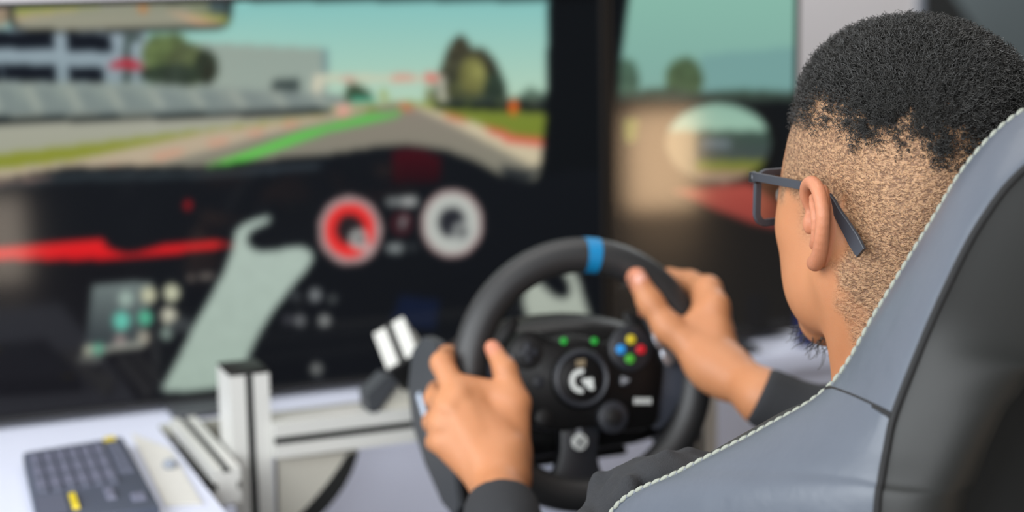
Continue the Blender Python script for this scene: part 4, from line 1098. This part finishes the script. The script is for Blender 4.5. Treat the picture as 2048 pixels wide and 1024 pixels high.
# ------------------------------------------------------------------ sweater and trousers
def knit(P):
    f = smoothstep(.03, .09, np.minimum(np.linalg.norm(P-CL, axis=1), np.linalg.norm(P-CR, axis=1)))
    return (vnoise(P, 30)*0.0100+vnoise(P, 75)*0.0040)*f
CL, CR = D(1003, 1022, 1.620), D(1540, 800, 1.69)
dl, dr = (CL-EL)/np.linalg.norm(CL-EL), (CR-ER)/np.linalg.norm(CR-ER)
sw = [cone(CL, CL+(EL-CL)*0.18, .0335, .0345, .004), cone(CL+(EL-CL)*0.12, EL, .0345, .048, .02), cone(EL, SL, .044, .052, .02),
      ell(D(1338, 985, 1.30), (.026, .026, .024), .010), ell(D(1250, 1020, 1.30), (.025, .025, .025), .008), ell(D(1190, 1062, 1.30), (.022, .022, .022), .010),
      cone(CR, CR+(ER-CR)*0.25, .0300, .0330, .004), cone(CR+(ER-CR)*0.2, ER, .0330, .046, .02), cone(ER, SR, .047, .058, .02),
      cone(C7+np.array([0, 0, -.055]), CH, .072, .105, .04), cone(C7+np.array([-.05, 0, -.06]), SL, .045, .056, .04), cone(C7+np.array([.05, 0, -.06]), SR, .045, .056, .04),
      cone(CH+np.array([-.07, .0, 0]), (0.74, 1.08, 0.56), .085, .085, .04), cone(CH+np.array([.07, .0, 0]), (0.84, 1.08, 0.56), .085, .085, .04),
      ell(CL+dl*.066, (.055, .055, .055), .006, '-'), ell(CR+dr*.062, (.055, .055, .055), .006, '-')]
V2, F2 = surface_nets(sw, 0.0028, knit)
mesh_np('sweater', V2, F2, knit_mat, person)
tr = [cone((0.71, 1.12, 0.585), (0.70, 1.50, 0.60), .085, .062, .03), cone((0.87, 1.12, 0.585), (0.88, 1.50, 0.60), .085, .062, .03), cone((0.74, 1.10, 0.60), (0.84, 1.10, 0.60), .10, .10, .03),
      cone((0.70, 1.50, 0.60), (0.70, 1.78, 0.14), .062, .045, .02), cone((0.88, 1.50, 0.60), (0.88, 1.78, 0.14), .062, .045, .02)]
V3, F3 = surface_nets(tr, 0.006, lambda P: vnoise(P, 20)*0.004)
mesh_np('trousers', V3, F3, trouser_mat, person)
for x in (0.70, 0.88):
    V4, F4 = surface_nets([cone((x, 1.77, 0.055), (x, 1.94, 0.045), .046, .038, .02), ell((x, 1.78, 0.10), (.045, .05, .05), .02)], 0.005)
    mesh_np('shoe', V4, F4, black_plastic, person)

# ------------------------------------------------------------------ eyeglasses
gl = empty('eyeglasses', hw((.100, 0, .012)), 'dark grey rectangular eyeglasses worn by the person at the wheel', 'glasses')
def rrect(cx, cz, w_, h_, r, n=6):
    out = []
    for sx_, sz_, a0_ in ((1, 1, 0), (-1, 1, 90), (-1, -1, 180), (1, -1, 270)):
        for t in np.linspace(a0_, a0_+90, n):
            out.append((cx+sx_*(w_/2-r)+r*cos(radians(t)), cz+sz_*(h_/2-r)+r*sin(radians(t))))
    return out
def gp(y, z): return hw((.106-abs(y)*0.13, y, z))
GZ = 0.004
for s_ in (1, -1):
    lp = rrect(s_*0.038, GZ, 0.060, 0.040, 0.009)
    fr = obj('lens_rim', G().sweep([gp(y, z) for y, z in lp], [(-.0026, -.0020), (.0026, -.0020), (.0026, .0020), (-.0026, .0020)], up=[HR@np.array([1.0, 0, 0])]*len(lp), closed=True), glasses_mat, gl)
    obj('lens', G().add([gp(y, z) for y, z in rrect(s_*0.038, GZ, 0.058, 0.038, 0.008)], [tuple(range(24))]), lens_mat, fr, smooth=False)
    # temple: hinge block, straight arm, drop behind the ear
    tp = [(.098, .0715, .0215), (.085, .0755, .0225), (.050, .0790, .0235), (.018, .0795, .0240), (.000, .0795, .0235), (-.012, .0790, .0180), (-.022, .0785, .0085), (-.034, .0775, -.0030), (-.047, .0760, -.0165)]
    cur = catmull([hw((a, s_*b_, c_)) for a, b_, c_ in tp], 40)
    hgt = np.interp(np.linspace(0, 8, 40), [0, 1, 3, 5, 6, 7.4, 8], [1.0, 0.82, 0.80, 0.85, 1.0, 1.55, 1.35])
    side_v = HR@np.array([0, 1.0*s_, 0.0])
    G1 = G(); Vq = []
    for i in range(40):
        t = cur[min(i+1, 39)]-cur[max(i-1, 0)]; t /= np.linalg.norm(t); o_ = side_v-t*(side_v@t); o_ /= np.linalg.norm(o_); q_ = np.cross(t, o_)
        hh, th = 0.0041*hgt[i], 0.0015
        Vq += [cur[i]+o_*th*a+q_*hh*b_ for a, b_ in ((-1, -0.9), (-.6, -1), (.6, -1), (1, -0.9), (1, 0.9), (.6, 1), (-.6, 1), (-1, .9))]
    Fq = [(i*8+k, i*8+(k+1) % 8, i*8+8+(k+1) % 8, i*8+8+k) for i in range(39) for k in range(8)]+[tuple(range(7, -1, -1)), tuple(39*8+k for k in range(8))]
    obj('temple', G1.add(Vq, Fq), glasses_mat, gl, auto=30)
    c_ = hw((.0985, s_*.0705, .0205)); M = Matrix([tuple(r) for r in HR])
    hg = obj('hinge', G().box(c_, (0.010, 0.0045, 0.0085), M, bev=0.001), glasses_dark, gl)
    obj('small_emblem', G().box(hw((.094, s_*.0732, .0215)), (0.007, 0.0006, 0.003), M), grey_print, hg, smooth=False)
br = [gp(y, 0.012+0.003*cos(y*180)) for y in np.linspace(-0.010, 0.010, 7)]
obj('bridge', G().tube(br, 0.0019, 8, up=[HR@np.array([1.0, 0, 0])]*7), glasses_mat, gl)
